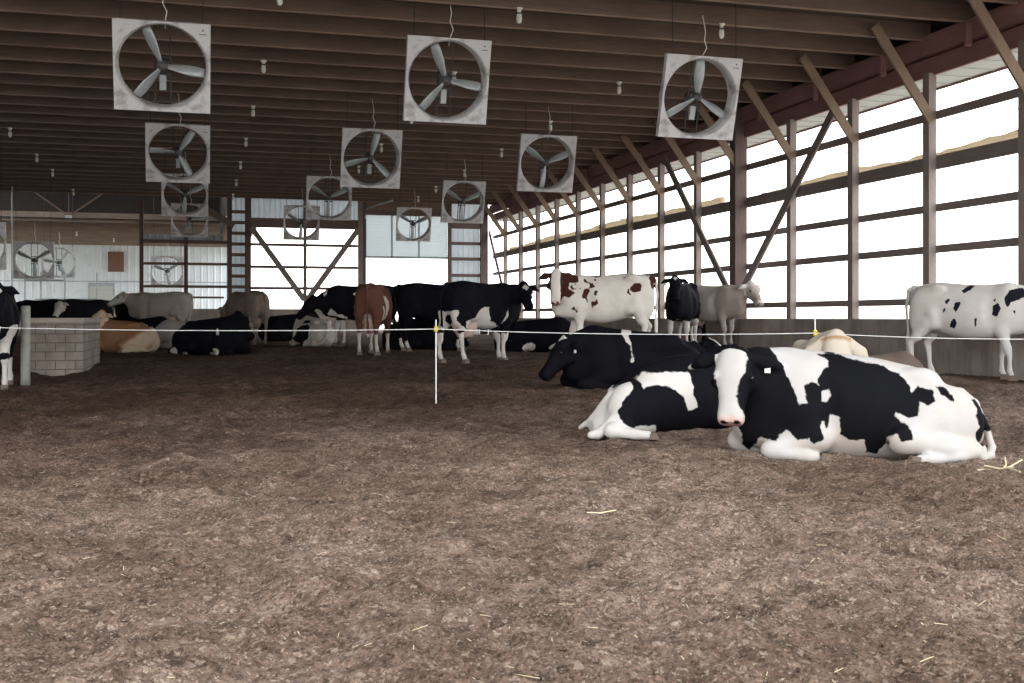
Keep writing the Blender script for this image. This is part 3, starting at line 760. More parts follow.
def make_cow(cfg):
    pose = cfg['pose']; H = cfg['h']; sc = cfg.get('scale', 1.0)
    poll = cfg['poll']; yaw = cfg['yaw']; pitch = cfg['pitch']; roll = cfg.get('roll', 0); hs = cfg.get('hs', 1.0)
    Rm, pl, hs = head_matrix(poll, yaw, pitch, roll, hs)
    prof = cfg.get('prof', STAND if pose == 'stand' else LIE)
    prof = smooth_prof(prof)
    zmax = max(1.62 if pose == 'stand' else 0.95, poll[2]+0.35)
    x1 = max(1.05, poll[0]+0.62*hs*max(0, math.cos(math.radians(yaw)))+0.3); 
    F = Field((-1.28, -0.85, -0.12), (x1, 0.85, zmax), H)
    F.put(lambda P: loft(P, prof, 2.3, 0.42 if pose == 'stand' else 0.30), (prof[0,0], -0.5, -0.1), (prof[-1,0], 0.5, zmax), 0.02)
    nr = cfg.get('near', 1)
    hooves = []
    if pose == 'stand':
        for s_ in (1, -1):
            sw = cfg.get('stride', 0.05)*(1 if s_ == nr else -1)
            # hook bone, thigh, shoulder
            F.ell((-0.47, s_*0.215, 1.385), (0.085, 0.055, 0.055), 0.12)
            F.ell((-0.84, s_*0.085, 1.30), (0.05, 0.045, 0.05), 0.06)
            F.ell((-0.64, s_*0.165, 1.10), (0.235, 0.115, 0.30), 0.07)
            F.ell((-0.72, s_*0.165, 0.88), (0.15, 0.10, 0.24), 0.07)
            F.ell((0.50, s_*0.16, 1.06), (0.16, 0.09, 0.30), 0.09)
            hx = sw
            F.chain([((-0.52, s_*0.20, 0.98), .13), ((-0.46+hx*0.4, s_*0.225, 0.84), .095)], 0.06)
            F.chain([((-0.60+hx*.2, s_*0.20, 0.84), .115), ((-0.69+hx*.7, s_*0.185, 0.66), .075), ((-0.78+hx, s_*0.175, 0.54), .054)], 0.05)
            F.chain([((-0.78+hx, s_*0.175, 0.54), .052), ((-0.765+hx, s_*0.18, 0.47), .045), ((-0.74+hx, s_*0.185, 0.20), .032), ((-0.73+hx, s_*0.19, 0.15), .042), ((-0.69+hx, s_*0.19, 0.07), .040)], 0.02)
            fx = -sw*0.9
            F.chain([((0.46, s_*0.16, 0.92), .125), ((0.44, s_*0.175, 0.74), .088), ((0.47+fx*.6, s_*0.17, 0.48), .054), ((0.475+fx*.7, s_*0.17, 0.42), .052)], 0.05)
            F.chain([((0.475+fx*.7, s_*0.17, 0.44), .052), ((0.47+fx, s_*0.17, 0.36), .036), ((0.47+fx, s_*0.17, 0.19), .033), ((0.47+fx, s_*0.17, 0.14), .041), ((0.50+fx, s_*0.17, 0.07), .040)], 0.02)
            hooves += [(-0.68+hx, s_*0.19), (0.51+fx, s_*0.17)]
            F.cut((-0.22, s_*0.40, 1.24), (0.15, 0.12, 0.10), 0.10)
            F.cut((0.30, s_*0.385, 1.12), (0.07, 0.10, 0.28), 0.10)
            if cfg.get('udder', True):
                u = cfg.get('udder_size', 1.0)
                F.ell((-0.42, s_*0.07, 0.70-0.03*u), (0.20, 0.12, 0.17*u), 0.05)
                for tx in (-0.33, -0.50): F.cone((tx, s_*0.085, 0.60-0.03*u), (tx, s_*0.095, 0.49-0.03*u), 0.022, 0.015, 0.02)
        F.cone((0.62, 0, 0.88), (0.78, 0, 0.82), 0.13, 0.10, 0.1)   # brisket
        tz = cfg.get('tail_y', 0.0)
        F.chain([((-0.84, 0, 1.40), .045), ((-0.925, tz*.3, 1.35), .032), ((-0.955, tz, 1.10), .024), ((-0.93, tz, 0.75), .021), ((-0.93, tz*1.2, 0.60), .035), ((-0.93, tz*1.3, 0.42), .030), ((-0.93, tz*1.3, 0.34), .012)], 0.02)
        nb = (0.55, 0, 1.12)
        neck_r = (0.235, 0.15, 0.105)
    else:
        zh = float(np.interp(-0.46, prof[:,0], prof[:,1]))-0.065
        for s_ in (1, -1): F.ell((-0.46, s_*0.20, zh-(0.06 if cfg.get('hind') == 'back' else 0)), (0.10, 0.06, 0.055), 0.12)
        if cfg.get('hind') == 'back': F.ell((-0.48, nr*0.24, 0.23), (0.23, 0.19, 0.25), 0.09)
        else: F.ell((-0.58, nr*0.26, 0.27), (0.30, 0.19, 0.29), 0.09)
        if cfg.get('hind', 'fold') == 'fold':
            F.chain([((-0.46, nr*0.30, 0.27), .17), ((-0.22, nr*0.42, 0.16), .095), ((-0.50, nr*0.46, 0.11), .075), ((-0.78, nr*0.42, 0.085), .055)], 0.05)
            F.chain([((-0.78, nr*0.42, 0.085), .055), ((-0.62, nr*0.48, 0.05), .042), ((-0.45, nr*0.52, 0.035), .034), ((-0.38, nr*0.53, 0.035), .042), ((-0.31, nr*0.53, 0.03), .040)], 0.02)
            lh = [(-0.30, nr*0.53, 0.0)]
        else:      # hind feet pushed out behind the rump
            F.chain([((-0.48, nr*0.26, 0.30), .15), ((-0.58, nr*0.34, 0.20), .10), ((-0.70, nr*0.34, 0.11), .065), ((-0.76, nr*0.32, 0.07), .048), ((-0.84, nr*0.36, 0.035), .036), ((-0.90, nr*0.36, 0.03), .036)], 0.04)
            F.chain([((-0.60, nr*0.38, 0.10), .09), ((-0.74, nr*0.44, 0.07), .060), ((-0.56, nr*0.53, 0.045), .042), ((-0.44, nr*0.54, 0.035), .040)], 0.03)
            lh = [(-0.43, nr*0.54, 0.0)]
        F.ell((0.46, nr*0.17, 0.42), (0.17, 0.12, 0.28), 0.09); F.ell((0.46, -nr*0.17, 0.42), (0.17, 0.12, 0.28), 0.09)
        F.chain([((0.42, nr*0.22, 0.30), .13), ((0.38, nr*0.28, 0.17), .10), ((0.68, nr*0.25, 0.075), .062), ((0.73, nr*0.25, 0.07), .056)], 0.08)
        F.chain([((0.72, nr*0.26, 0.055), .050), ((0.52, nr*0.34, 0.035), .036), ((0.46, nr*0.35, 0.03), .040), ((0.40, nr*0.35, 0.025), .036)], 0.03)
        F.chain([((0.50, -nr*0.17, 0.28), .12), ((0.56, -nr*0.20, 0.18), .09), ((0.86, -nr*0.12, 0.11), .070), ((0.90, -nr*0.11, 0.10), .068)], 0.05)
        F.chain([((0.88, -nr*0.10, 0.07), .055), ((0.72, -nr*0.04, 0.045), .040)], 0.02)
        lh += [(0.36, nr*0.37, 0.0)]
        F.cone((0.60, 0, 0.22), (0.80, 0, 0.22), 0.17, 0.13, 0.1)
        if cfg.get('hind') == 'back': F.chain([((-0.60, 0, 0.34), .05), ((-0.76, -nr*.04, 0.14), .03), ((-0.84, -nr*.2, 0.04), .026)], 0.04)
        else: F.chain([((-0.80, nr*.02, prof[7,1]-.02), .045), ((-0.90, nr*.06, prof[3,1]-.03), .034), ((-0.96, nr*0.14, 0.22), .025), ((-0.95, nr*0.26, 0.09), .027), ((-0.88, nr*0.38, 0.045), .034), ((-0.80, nr*0.46, 0.035), .026)], 0.02)
        nb = (0.55, 0, 0.55)
        neck_r = (0.23, 0.145, 0.10)
    if pose == 'lie':
        for s_ in (1, -1): F.cut((-0.24, s_*0.42, 0.60), (0.14, 0.12, 0.09), 0.10); F.cut((0.30, s_*0.46, 0.50), (0.06, 0.10, 0.22), 0.10)
    # neck
    hw = cfg.get('hw', 1.0)
    P0 = Vector(nb); P1 = Vector(pl)+Rm@Vector((0.02*hs, 0, -0.06*hs)); mid = (P0*0.45+P1*0.55); 
    up = Vector((0, 0, 0.05)); up2 = Vector((0, 0, 0.075))
    F.chain([(tuple(P0+up2), neck_r[0]*.8), (tuple(mid+up), neck_r[1]*.86), (tuple(P1), neck_r[2])], 0.07)
    F.chain([(tuple(P0-up2*1.6), neck_r[0]*.85), (tuple(mid-up*1.7), neck_r[1]*.8), (tuple(P1+Rm@Vector((.06,0,-.03))), neck_r[2]*.85)], 0.08)
    # head
    hp = smooth_prof(HEAD, 40)
    def hl(P):
        x, y, z = P[0]-pl.x, P[1]-pl.y, P[2]-pl.z
        return tuple((Rm[0][i]*x+Rm[1][i]*y+Rm[2][i]*z)/(hs*(hw if i == 1 else 1)) for i in range(3))
    def h2b(p): return tuple(pl+Rm@Vector((p[0]*hs, p[1]*hs*hw, p[2]*hs)))
    c = h2b((0.22, 0, 0)); rr = 0.36*hs
    F.put(lambda P: loft(hl(P), hp, 2.5)*hs, [c[i]-rr for i in range(3)], [c[i]+rr for i in range(3)], 0.02)
    for s_ in (1, -1):
        F.ell(h2b((0.175, s_*0.098, 0.045)), (0.040*hs, 0.030*hs, 0.036*hs), 0.02)       # brow over the eye
        F.ell(h2b((0.49, s_*0.036, 0.012)), (0.045*hs, 0.038*hs, 0.040*hs), 0.02)        # nostril pad
        F.ell(h2b((0.17, s_*0.075, -0.09)), (0.10*hs, 0.045*hs, 0.06*hs), 0.03)          # jowl
        ed = cfg.get('ear_drop', 0.05)
        a = Vector((0.0, s_*0.10, 0.0)); bb = Vector((0.015+cfg.get('ear_x', 0)*.45, s_*0.19, -0.01-ed*.3)); c2 = Vector((0.045+cfg.get('ear_x', 0), s_*0.295, -0.02-ed))
        for p0, p1, ra, rb in ((a, bb, .034, .060), (bb, c2, .060, .020)):
            def ear(P, p0=p0, p1=p1, ra=ra, rb=rb):
                q = hl(P); q = (q[0], q[1], q[2]*1.7)   # flattened leaf
                return rcone(q, (p0.x, p0.y, p0.z*1.7), (p1.x, p1.y, p1.z*1.7), ra, rb)*0.6*hs
            cc = h2b((p0+p1)/2); F.put(ear, [q-0.13*hs for q in cc], [q+0.13*hs for q in cc], 0.014)
    if cfg.get('poll_tuft', True): F.ell(h2b((-0.045, 0, 0.045)), (0.055*hs, 0.06*hs, 0.045*hs), 0.03)
    pos, faces = F.mesh()
    x, y, z = pos[:, 0], pos[:, 1], pos[:, 2]
    # ---- coat pattern: positive = dark
    q = np.stack(hl((x, y, z)), 1)
    hdist = loft((q[:, 0], q[:, 1], q[:, 2]), hp, 2.5)
    inhead = (q[:, 0] > -0.10) & (q[:, 0] < 0.60) & ((hdist < 0.035) | ((np.abs(q[:, 1]) > 0.10) & (np.abs(q[:, 1]) < 0.34) & (q[:, 0] < 0.13) & (np.abs(q[:, 2]) < 0.09)))
    wob = 0.02*vnoise(x*9, y*9, z*9, 3)+0.012*vnoise(x*21, y*21, z*21, 4)
    base = cfg.get('base', 'dark'); sd = np.full(len(x), 1.0 if base == 'dark' else -1.0)
    for pt in cfg.get('patches', []):
        side, poly = pt[0], pt[1]
        d = poly_sd(x, z, poly)
        if side: d = np.maximum(d, -side*(y-(pt[2] if len(pt) > 2 else 0.0)))
        d = d+wob*cfg.get('wob', 1.0)
        sd = np.minimum(sd, d) if base == 'dark' else np.maximum(sd, -d)
    for pt in cfg.get('over', []):       # patches of the opposite tone painted over the first set
        d = poly_sd(x, z, pt[1])
        if pt[0]: d = np.maximum(d, -pt[0]*(y-(pt[2] if len(pt) > 2 else 0.0)))
        d = d+wob*cfg.get('wob', 1.0)
        sd = np.maximum(sd, -d) if base == 'dark' else np.minimum(sd, d)
    for (cx, cy, cz, r) in cfg.get('balls', []):     # light (or dark) balls in 3D
        d = np.sqrt((x-cx)**2+(y-cy)**2+(z-cz)**2)-r+wob
        sd = np.minimum(sd, d) if base == 'dark' else np.maximum(sd, -d)
    if 'speckle' in cfg:
        f, th, x0_, x1_, z0_, z1_ = cfg['speckle']
        nn = vnoise(x*f, y*f, z*f*.8, 11)+0.5*vnoise(x*f*2.1, y*f*2.1, z*f*2.1, 12)
        wgt = np.minimum(np.minimum((x-x0_), (x1_-x)), np.minimum(z-z0_, z1_-z))
        sd = np.maximum(sd, (nn-th)*0.06-np.maximum(0, 0.14-wgt)*0.35)
    if cfg.get('socks'):
        sd = np.where(inhead, sd, np.minimum(sd, (z-cfg['socks'])+wob*2))
    if 'grad' in cfg:                       # real coat gradient: darker towards the neck and shoulders
        g0, g1 = cfg['grad']; sd = np.where(inhead, sd, 0.13*np.clip((x-g0)/(g1-g0), 0, 1)*2-0.13)
    hd = cfg.get('head', 'blaze')
    hx, hy, hz = q[:, 0], q[:, 1], q[:, 2]
    front = -hz-0.01
    wobh = 0.35*wob
    if hd == 'dark': hs_ = np.full(len(x), 0.3)
    elif hd == 'light': hs_ = np.full(len(x), -0.3)
    elif hd == 'blaze':
        wd = np.interp(hx, [-.1, 0.03, .15, .28, .38, .45, .6], cfg.get('blaze', [.05, .085, .06, .045, .06, .12, .14]))
        hs_ = np.maximum(np.abs(hy-cfg.get('blaze_y', 0))-wd, -hz-0.03)
    elif hd == 'star':
        a_, b_ = cfg.get('star', (0.12, 0.04)); hs_ = np.maximum(np.abs(hy)*1.2+np.abs(hx-a_)-b_, -hz)
    elif hd == 'browncheek':
        hs_ = np.maximum(np.abs(hy)-0.075, -hz-0.02)
    elif hd == 'grey':
        hs_ = np.interp(hx, [-.05, .12, .4, .48], [-.15, .0, .12, -.2])
    elif hd == 'cream':
        hs_ = np.interp(hx, [-.08, .0, .05, .2], [.1, .05, -.06, -.2])
    ear = np.abs(hy) > 0.125
    if cfg.get('ear', 'dark') == 'dark': hs_ = np.where(ear, 0.2, hs_)
    else: hs_ = np.where(ear, -0.2, hs_)
    bl_ = np.clip((hx+0.06)/0.05, 0, 1); sd = np.where(inhead, sd*(1-bl_)+(hs_+wobh)*bl_, sd)
    nos = np.minimum(np.sqrt((hx-.515)**2+(np.abs(hy)-.036)**2+(hz-.012)**2), 9)
    if cfg.get('muzzle', 'dark') == 'dark': sd = np.where(inhead & (hx > .485), 0.3, sd)
    skin = np.zeros(len(x))
    if cfg.get('muzzle') == 'pink': skin = np.where(inhead, np.clip((hx-0.475)/0.03, 0, 1)*0.6, 0)
    sd = np.where(inhead & (nos < 0.026), 0.3, sd); skin = np.where(inhead & (nos < 0.026), 0, skin)
    if pose == 'stand' and cfg.get('udder', True):
        du = np.sqrt(((x+.42)/.22)**2+((np.abs(y)-.07)/.14)**2+((z-.62)/.2)**2)
        skin = np.where((z < 0.74), np.maximum(skin, np.clip((1.12-du)*6, 0, 0.8)), skin)
        sd = np.where((du < 1.12) & (z < .74), -0.2, sd)
    if 'tail_tip' in cfg:
        tt = (x < -0.86) & (z < cfg['tail_tip']); sd = np.where(tt, -0.2, sd)
    me = bpy.data.meshes.new('body'); me.vertices.add(len(pos)); me.vertices.foreach_set('co', pos.astype(np.float32).ravel())
    me.loops.add(faces.size); me.loops.foreach_set('vertex_index', faces.ravel().astype(np.int32))
    me.polygons.add(len(faces)); me.polygons.foreach_set('loop_start', np.arange(0, faces.size, 4, dtype=np.int32)); 
    me.update(calc_edges=True); me.validate(); me.shade_smooth()
    for nm, arr in (('patch', sd), ('skin', skin)):
        a = me.attributes.new(nm, 'FLOAT', 'POINT'); a.data.foreach_set('value', arr.astype(np.float32))
    me.materials.append(cfg['mat'])
    root = empty('cow', cfg['loc'], cfg['rz'])
    body = bpy.data.objects.new('body', me); COL.objects.link(body); body.parent = root
    # eyes, hooves, tags
    if cfg.get('detail', True):
        for s_ in (1, -1):
            m = MB(); m.lathe([(0.0, -0.017), (0.011, -0.013), (0.016, 0), (0.011, 0.013), (0.0, 0.017)], 10)
            o = m.build('eye', M_eye, root, True); o.scale = (hs*1.15,)*3; o.location = h2b((0.185, s_*0.117, 0.040))
    if pose == 'stand': hl_ = [(a, b, 0.0) for a, b in hooves]
    else: hl_ = lh if cfg.get('detail', True) else []
    for (a, b, c_) in hl_:
        o = bpy.data.objects.new('hoof', HOOF); COL.objects.link(o); o.parent = root; o.location = (a, b, 0.0)
        if pose != 'stand': o.location = (a+0.03*(1 if a < 0 else -1), b, 0.0); o.scale = (0.75, 0.8, 0.7)
    for s_, mt in cfg.get('tags', []):
        m = MB(); m.box(-0.004, 0.004, -0.022, 0.022, -0.055, 0.0); m.box(-0.006, 0.006, -0.010, 0.010, -0.005, 0.016)
        o = m.build('ear_tag', mt, root, bevel=0.002); o.location = h2b((0.055, s_*0.20, -0.03)); o.rotation_euler = (0, 0, math.radians(yaw)); o.scale = (hs, hs, hs)
    root.scale = (sc, sc, sc)
    tag(root, cfg['label'], 'cow', cfg.get('group', 'dairy cows in the barn'))
    return root
_m = MB()
for s_ in (1, -1):
    y0, y1 = (0.004, 0.046) if s_ > 0 else (-0.046, -0.004)
    _m.add([(-.055,y0,0),(.075,y0,0),(.075,y1-.012*s_ if s_>0 else y1,0),(-.055,y1,0),(-.045,y0,.075),(.03,y0,.085),(.03,y1,.085),(-.045,y1,.075)],
           [(0,3,2,1),(4,5,6,7),(0,1,5,4),(1,2,6,5),(2,3,7,6),(3,0,4,7)])
_o = _m.build('hoof', M_hoof); HOOF = _o.data; bpy.data.objects.remove(_o)

HERD = []   # (x, y, z, radius) for the lie of the ground
def cow(px, foot, s, compass, pose, label, mat, **kw):
    """px, foot: where the middle of its belly stands in the photo; s: pixels per metre there; head: compass in the picture, 0 = right, 90 = away, 180 = left, 270 = to us"""
    Z = FPX/s; p = at(px, foot, Z)
    HERD.append((p.x, p.y, p.z))
    kw.update(pose=pose, label=label, mat=mat, loc=tuple(p), rz=math.radians(compass)-PSI)
    kw.setdefault('h', 0.024 if s < 52 else 0.018 if s < 90 else 0.0125)
    return make_cow(kw)
def L(cx, base, s, flip, pts):
    """picture outline -> side-view outline"""
    return [((cx-a)/s if flip else (a-cx)/s, (base-b)/s) for a, b in pts]
# ---------------------------------------------------------------- the herd
# A: the big black and white cow lying in front
q = lambda pts: L(862, 458, 135, True, pts)
cow(855, 455, 129, 180, 'lie', 'black and white cow lying nearest, white face turned to the camera', K_NEAR, base='light', near=1,
    poll=(0.965, 0.16, 0.765), yaw=70, pitch=66, roll=0, hs=1.0, hw=1.22, poll_tuft=False, ear_drop=0.11, wob=0.45, head='blaze', blaze=[.085,.105,.095,.060,.058,.10,.16], blaze_y=-0.022, ear='dark', muzzle='pink', tags=[(1, M_tagw)],
    prof=[(-0.97,.32,.10,.08),(-0.90,.42,.02,.17),(-0.80,.49,-.03,.24),(-0.66,.53,-.04,.30),(-0.57,.575,-.04,.33),(-0.48,.69,-.04,.35),(-0.38,.70,-.04,.37),(-0.2,.745,-.04,.40),(0.0,.775,-.04,.41),
          (0.2,.80,-.03,.38),(0.38,.815,-.02,.32),(0.55,.825,.0,.27),(0.70,.80,.06,.22),(0.84,.72,.16,.16),(0.92,.62,.26,.10)],
    patches=[(0, q([(768,340),(775,356),(786,380),(793,402),(800,400),(799,383),(806,379),(814,383),(812,377),(818,367),(826,364),(827,358),(818,352),(835,350),(850,356),(880,362),(899,372),(907,384),(905,390),(913,384),(926,387),(926,398),(918,402),(911,398),(907,412),(898,414),(886,408),(884,412),(891,418),(896,420),(896,434),(886,437),(883,428),(876,433),(878,440),(872,451),(860,450),(856,436),(842,438),(832,432),(831,414),(823,411),(822,424),(817,428),(815,418),(812,424),(815,436),(805,440),(800,435),(790,437),(782,427),(770,440),(758,436),(752,452),(744,448),(738,425),(700,425),(700,340)])),
             (0, q([(931,384),(937,384),(945,395),(944,399),(938,397),(932,390)])),
             (0, q([(964,396),(972,398),(985,408),(1000,420),(1000,446),(985,446),(978,436),(968,444),(966,428),(971,424),(966,412),(969,406)]))],
    over=[(0, q([(816,390),(823,386),(824,392),(820,398),(816,397)]))],
    socks=None, tail_tip=0.2)
# B: black cow lying behind it on the left, white hind leg
q = lambda pts: L(678, 432, 108, False, pts)
cow(674, 432, 108, 12, 'lie', 'black cow with white flank blotch and white hind leg, lying left of the nearest', K_BW, wob=0.45, near=-1, hind='back',
    poll=(0.72, 0.30, 0.70), yaw=40, pitch=40, head='dark', ear='dark', muzzle='dark',
    patches=[(-1, q([(632,378),(640,372),(655,370),(682,371),(683,385),(682,392),(687,404),(677,407),(672,393),(660,384),(648,382),(634,385)]), 0.1),
             (0, q([(612,350),(628,368),(622,385),(610,398),(605,408),(609,417),(620,421),(646,421),(652,445),(520,445),(540,350)]))],
    prof=[(-0.80,.12,.02,.10),(-0.72,.26,-.02,.19),(-0.62,.35,-.04,.26),(-0.50,.46,-.04,.32),(-0.40,.56,-.04,.35),(-0.3,.635,-.04,.38),(0.0,.71,-.04,.40),(0.2,.72,-.03,.38),(0.38,.735,-.02,.32),(0.55,.745,.0,.27),(0.70,.70,.06,.22),(0.84,.60,.16,.16),(0.92,.5,.28,.10)])
# C: black cow lying, face low and turned left
cow(634, 388, 76, 184, 'lie', 'black cow lying with lowered head facing left, white stripe down its flank', K_BW, near=1,
    poll=(0.90, 0.10, 0.60), yaw=25, pitch=50, hs=1.1, head='star', star=(-0.01, 0.075), ear='dark', muzzle='dark', tags=[(1, M_tagw)],
    patches=[(0, [(0.16,.80),(0.20,.72),(0.13,.58),(0.11,.36),(0.07,.36),(0.08,.58),(0.12,.68),(0.06,.72),(0.06,.80)])], balls=[(0.90,0.12,0.62,0.06)])
# D: black cow behind, patch of white on the face
cow(683, 388, 66, 5, 'lie', 'black cow lying between the others, only its back and white striped face showing', K_BW, near=-1, detail=True,
    poll=(0.40, -0.10, 0.80), yaw=-30, pitch=30, scale=0.87, head='blaze', blaze=[.03,.05,.05,.05,.06,.08,.1], ear='dark', hs=0.95)
# E: red speckled white cow standing
cow(603, 357, 57, 184, 'stand', 'white cow with dark red speckles standing side on, white face between red cheeks', K_RW, base='light', near=1, udder=False,
    poll=(0.83, 0.12, 1.44), yaw=78, pitch=64, hs=1.08, head='browncheek', ear='dark', muzzle='pink', tail_y=0.05, stride=0.07,
    patches=[(0, [(1.02,1.30),(0.80,1.40),(0.66,1.40),(0.60,1.30),(0.62,1.20),(0.54,1.12),(0.62,1.02),(0.70,1.06),(0.78,.98),(0.88,1.0),(1.02,1.1)]),
             (0, [(0.30,1.50),(0.0,1.50),(0.0,1.42),(0.14,1.40),(0.27,1.41)]),
             (0, [(-0.62,1.30),(-0.50,1.30),(-0.44,1.18),(-0.52,1.12),(-0.62,1.16)]), (0, [(-0.40,1.18),(-0.36,1.12),(-0.44,1.08)]),
             (0, [(-0.80,1.35),(-0.84,1.44),(-0.92,1.44),(-0.92,1.20),(-0.82,1.20)])],
    speckle=(12, 0.22, 0.05, 0.72, 0.78, 1.44))
# F: black cow facing us
cow(682, 350, 46, 252, 'stand', 'black cow with white legs standing head on to the camera by the right wall', K_BW, stride=0.05,
    poll=(0.90, 0.0, 1.50), yaw=12, pitch=58, head='star', star=(0.02, 0.06), ear='dark', tags=[(-1, M_tagw)], socks=0.64, hs=0.98, udder=False)
# Y: black cow half hidden behind F
cow(697, 344, 39.3, 258, 'stand', 'black cow mostly hidden behind the head on black cow and the grey cow', K_BW, detail=False, stride=0.03,
    poll=(0.90, -0.1, 1.44), yaw=-20, pitch=50, head='dark')
# G: grey cow facing right
cow(711, 348, 43.5, 312, 'stand', 'pale grey cow standing at the right wall with head turned right', K_GREY2, base='light', grad=(-0.6, 1.0), stride=0.04,
    poll=(0.98, 0.16, 1.42), yaw=-14, pitch=52, head='grey', ear='light', hs=1.1)
# H: white cow with a few black spots
q = lambda pts: L(972, 379, 65, False, pts)
cow(972, 379, 66, 327, 'stand', 'white cow with small black spots standing along the right wall at the picture edge', K_SPECK, base='light', near=-1, stride=-0.09, tail_y=-0.03, udder=False,
    poll=(0.98, 0.05, 1.30), yaw=0, pitch=45, head='blaze', ear='light', muzzle='dark', wob=0.4, udder_size=1.0,
    patches=[(-1, q([(965,292),(971,286),(976,287),(973,292),(967,295)])), (-1, q([(950,303),(953,299),(955,301),(952,306)])), (-1, q([(960,304),(965,303),(965,308),(961,313),(959,310)])),
             (-1, q([(948,312),(950,309),(952,311),(949,315)])), (-1, q([(956,322),(960,319),(962,324),(959,329),(955,328)])), (-1, q([(994,307),(999,304),(1001,309),(998,318),(993,316)])),
             (0, q([(1004,300),(1008,292),(1018,290),(1024,296),(1016,302),(1010,304),(1006,310)])), (-1, q([(994,302),(996,300),(996,304)])), (-1, q([(978,320),(980,319),(979,327)])), (-1, q([(1011,312),(1014,311),(1014,317)]))])
# I: cream cow lying behind the front cow, face to us
cow(824, 408, 95, 262, 'lie', 'cream cow with tan poll lying hidden behind the nearest cow', K_CREAM, base='light', near=1,
    poll=(0.80, 0.0, 0.735), yaw=0, pitch=72, head='cream', ear='light', muzzle='pink', hs=1.08, hw=1.1, ear_drop=0.10, ear_x=0.20)
# J: grey brown back
cow(870, 404, 78, 12, 'lie', 'grey brown cow lying behind the nearest cow, only its low back showing', K_TAN, base='light', near=-1, grad=(-1, 1), scale=0.82,
    poll=(0.85, 0.30, 0.45), yaw=60, pitch=60, head='grey', ear='light')
# K: black cow with white legs, rear quarter to us
cow(482, 362, 55, 44, 'stand', 'black cow with pink udder and white legs standing just right of the fence rod', K_BW, near=-1, stride=0.11, udder_size=1.25,
    poll=(0.80, -0.26, 1.38), yaw=-118, pitch=45, head='star', star=(0.12, 0.08), hs=1.05, ear='dark', tail_y=0.03, socks=0.52,
    patches=[(0, [(-0.30,.98),(-0.14,.98),(-0.06,.74),(0.1,.70),(0.2,.66),(0.2,.5),(-0.60,.5),(-0.64,.74),(-0.46,.80)]), (0, [(0.38,1.02),(0.35,.84),(0.25,.70),(0.30,.70),(0.40,.84)]), (0, [(-1,.92),(-0.80,.92),(-0.80,.75),(-0.6,.6),(-1,.6)])],
    over=[(0, [(-1.1,1.3),(-0.92,1.3),(-0.90,.65),(-1.1,.65)])])
# L: black cow behind K
cow(438, 351, 46.5, 6, 'stand', 'all black cow standing between the chestnut cow and the black cow by the fence rod', K_BW, stride=0.06, near=-1,
    poll=(0.95, 0.1, 1.1), yaw=20, pitch=60, head='dark', udder=False, socks=0.26)
# M: chestnut cow from behind
cow(375, 354, 48, 86, 'stand', 'chestnut and white cow seen from behind with a white udder', K_RED, near=1, stride=0.05, udder_size=1.35,
    poll=(0.85, 0.3, 1.0), yaw=20, pitch=60, head='blaze', socks=0.42, tail_y=-0.03,
    patches=[(1, [(-0.55,1.12),(-0.30,1.10),(-0.25,.72),(-0.50,.72),(-0.62,.9)]), (0, [(-0.60,1.0),(-0.76,.98),(-0.80,.8),(-0.70,.6),(-0.5,.6)]), (-1, [(-0.5,1.2),(-0.2,1.2),(-0.2,.7),(-0.5,.7)])],
    over=[(1, [(-1.1,1.3),(-0.64,1.2),(-0.66,.5),(-1.1,.4)], 0.12), (-1, [(-1.1,1.3),(-0.64,1.2),(-0.66,.5),(-1.1,.4)], -0.12)])
# N: black cow facing left, head low
cow(360, 346, 42, 192, 'stand', 'black cow facing left with a white shoulder line, left of the chestnut cow', K_BW, near=1, stride=0.10,
    poll=(1.10, 0.10, 1.10), yaw=10, pitch=48, head='dark', ear='dark', socks=0.62, hs=1.1,
    patches=[(0, [(0.78,1.5),(0.70,1.5),(0.76,1.3),(0.86,1.15),(0.84,1.3)]), (0, [(0.0,1.24),(0.14,1.27),(0.2,1.22),(0.1,1.17)]), (0, [(0.7,.9),(0.5,.75),(0.3,.7),(0.3,.64),(0.75,.74)])])
# O: white cow lying, black patch
cow(313, 346, 38, 128, 'lie', 'white and black cow lying in front of the low headed black cow', K_BW2, base='light', near=1, detail=False,
    poll=(0.85, -0.20, 0.62), yaw=-30, pitch=40, head='dark', ear='dark',
    patches=[(1, [(-0.55,.50),(-0.2,.56),(0.25,.46),(0.42,.2),(0.1,.0),(-0.45,.0),(-0.62,.3)], 0.1), (1, [(-0.3,.68),(0.0,.68),(0.0,.60),(-0.3,.60)], 0.1)])
# P: black lying, head up
cow(290, 340, 34, 35, 'lie', 'black cow lying under the bright braced opening with head raised', K_BW, near=-1, detail=False,
    poll=(0.70, 0.10, 0.86), yaw=-30, pitch=45, head='blaze', blaze=[.02,.03,.03,.03,.03,.05,.05], patches=[(0, [(0.15,.5),(0.3,.5),(0.25,.42),(0.15,.42)])])
# Q: tan grey cow from behind
cow(246, 344, 36.5, 134, 'stand', 'tan grey cow seen from behind with a pale udder', K_TAN, base='light', near=-1, stride=0.04, grad=(-1.2, 1.3), udder_size=1.3,
    poll=(0.9, 0.1, 1.0), yaw=0, pitch=60, head='grey', ear='light', tail_y=-0.04)
# R: black lying at left
cow(213, 354, 47, 332, 'lie', 'black cow lying in front of the tan grey cow, head raised', K_BW, near=-1,
    poll=(0.60, 0.10, 0.80), yaw=-10, pitch=45, hs=1.2, ear_drop=0.12, head='dark', balls=[(-0.62, -0.52, 0.02, 0.14), (0.42, -0.37, 0.05, 0.10)], patches=[(-1, [(0.38,.56),(0.42,.56),(0.45,.42),(0.41,.42)], -0.1)])
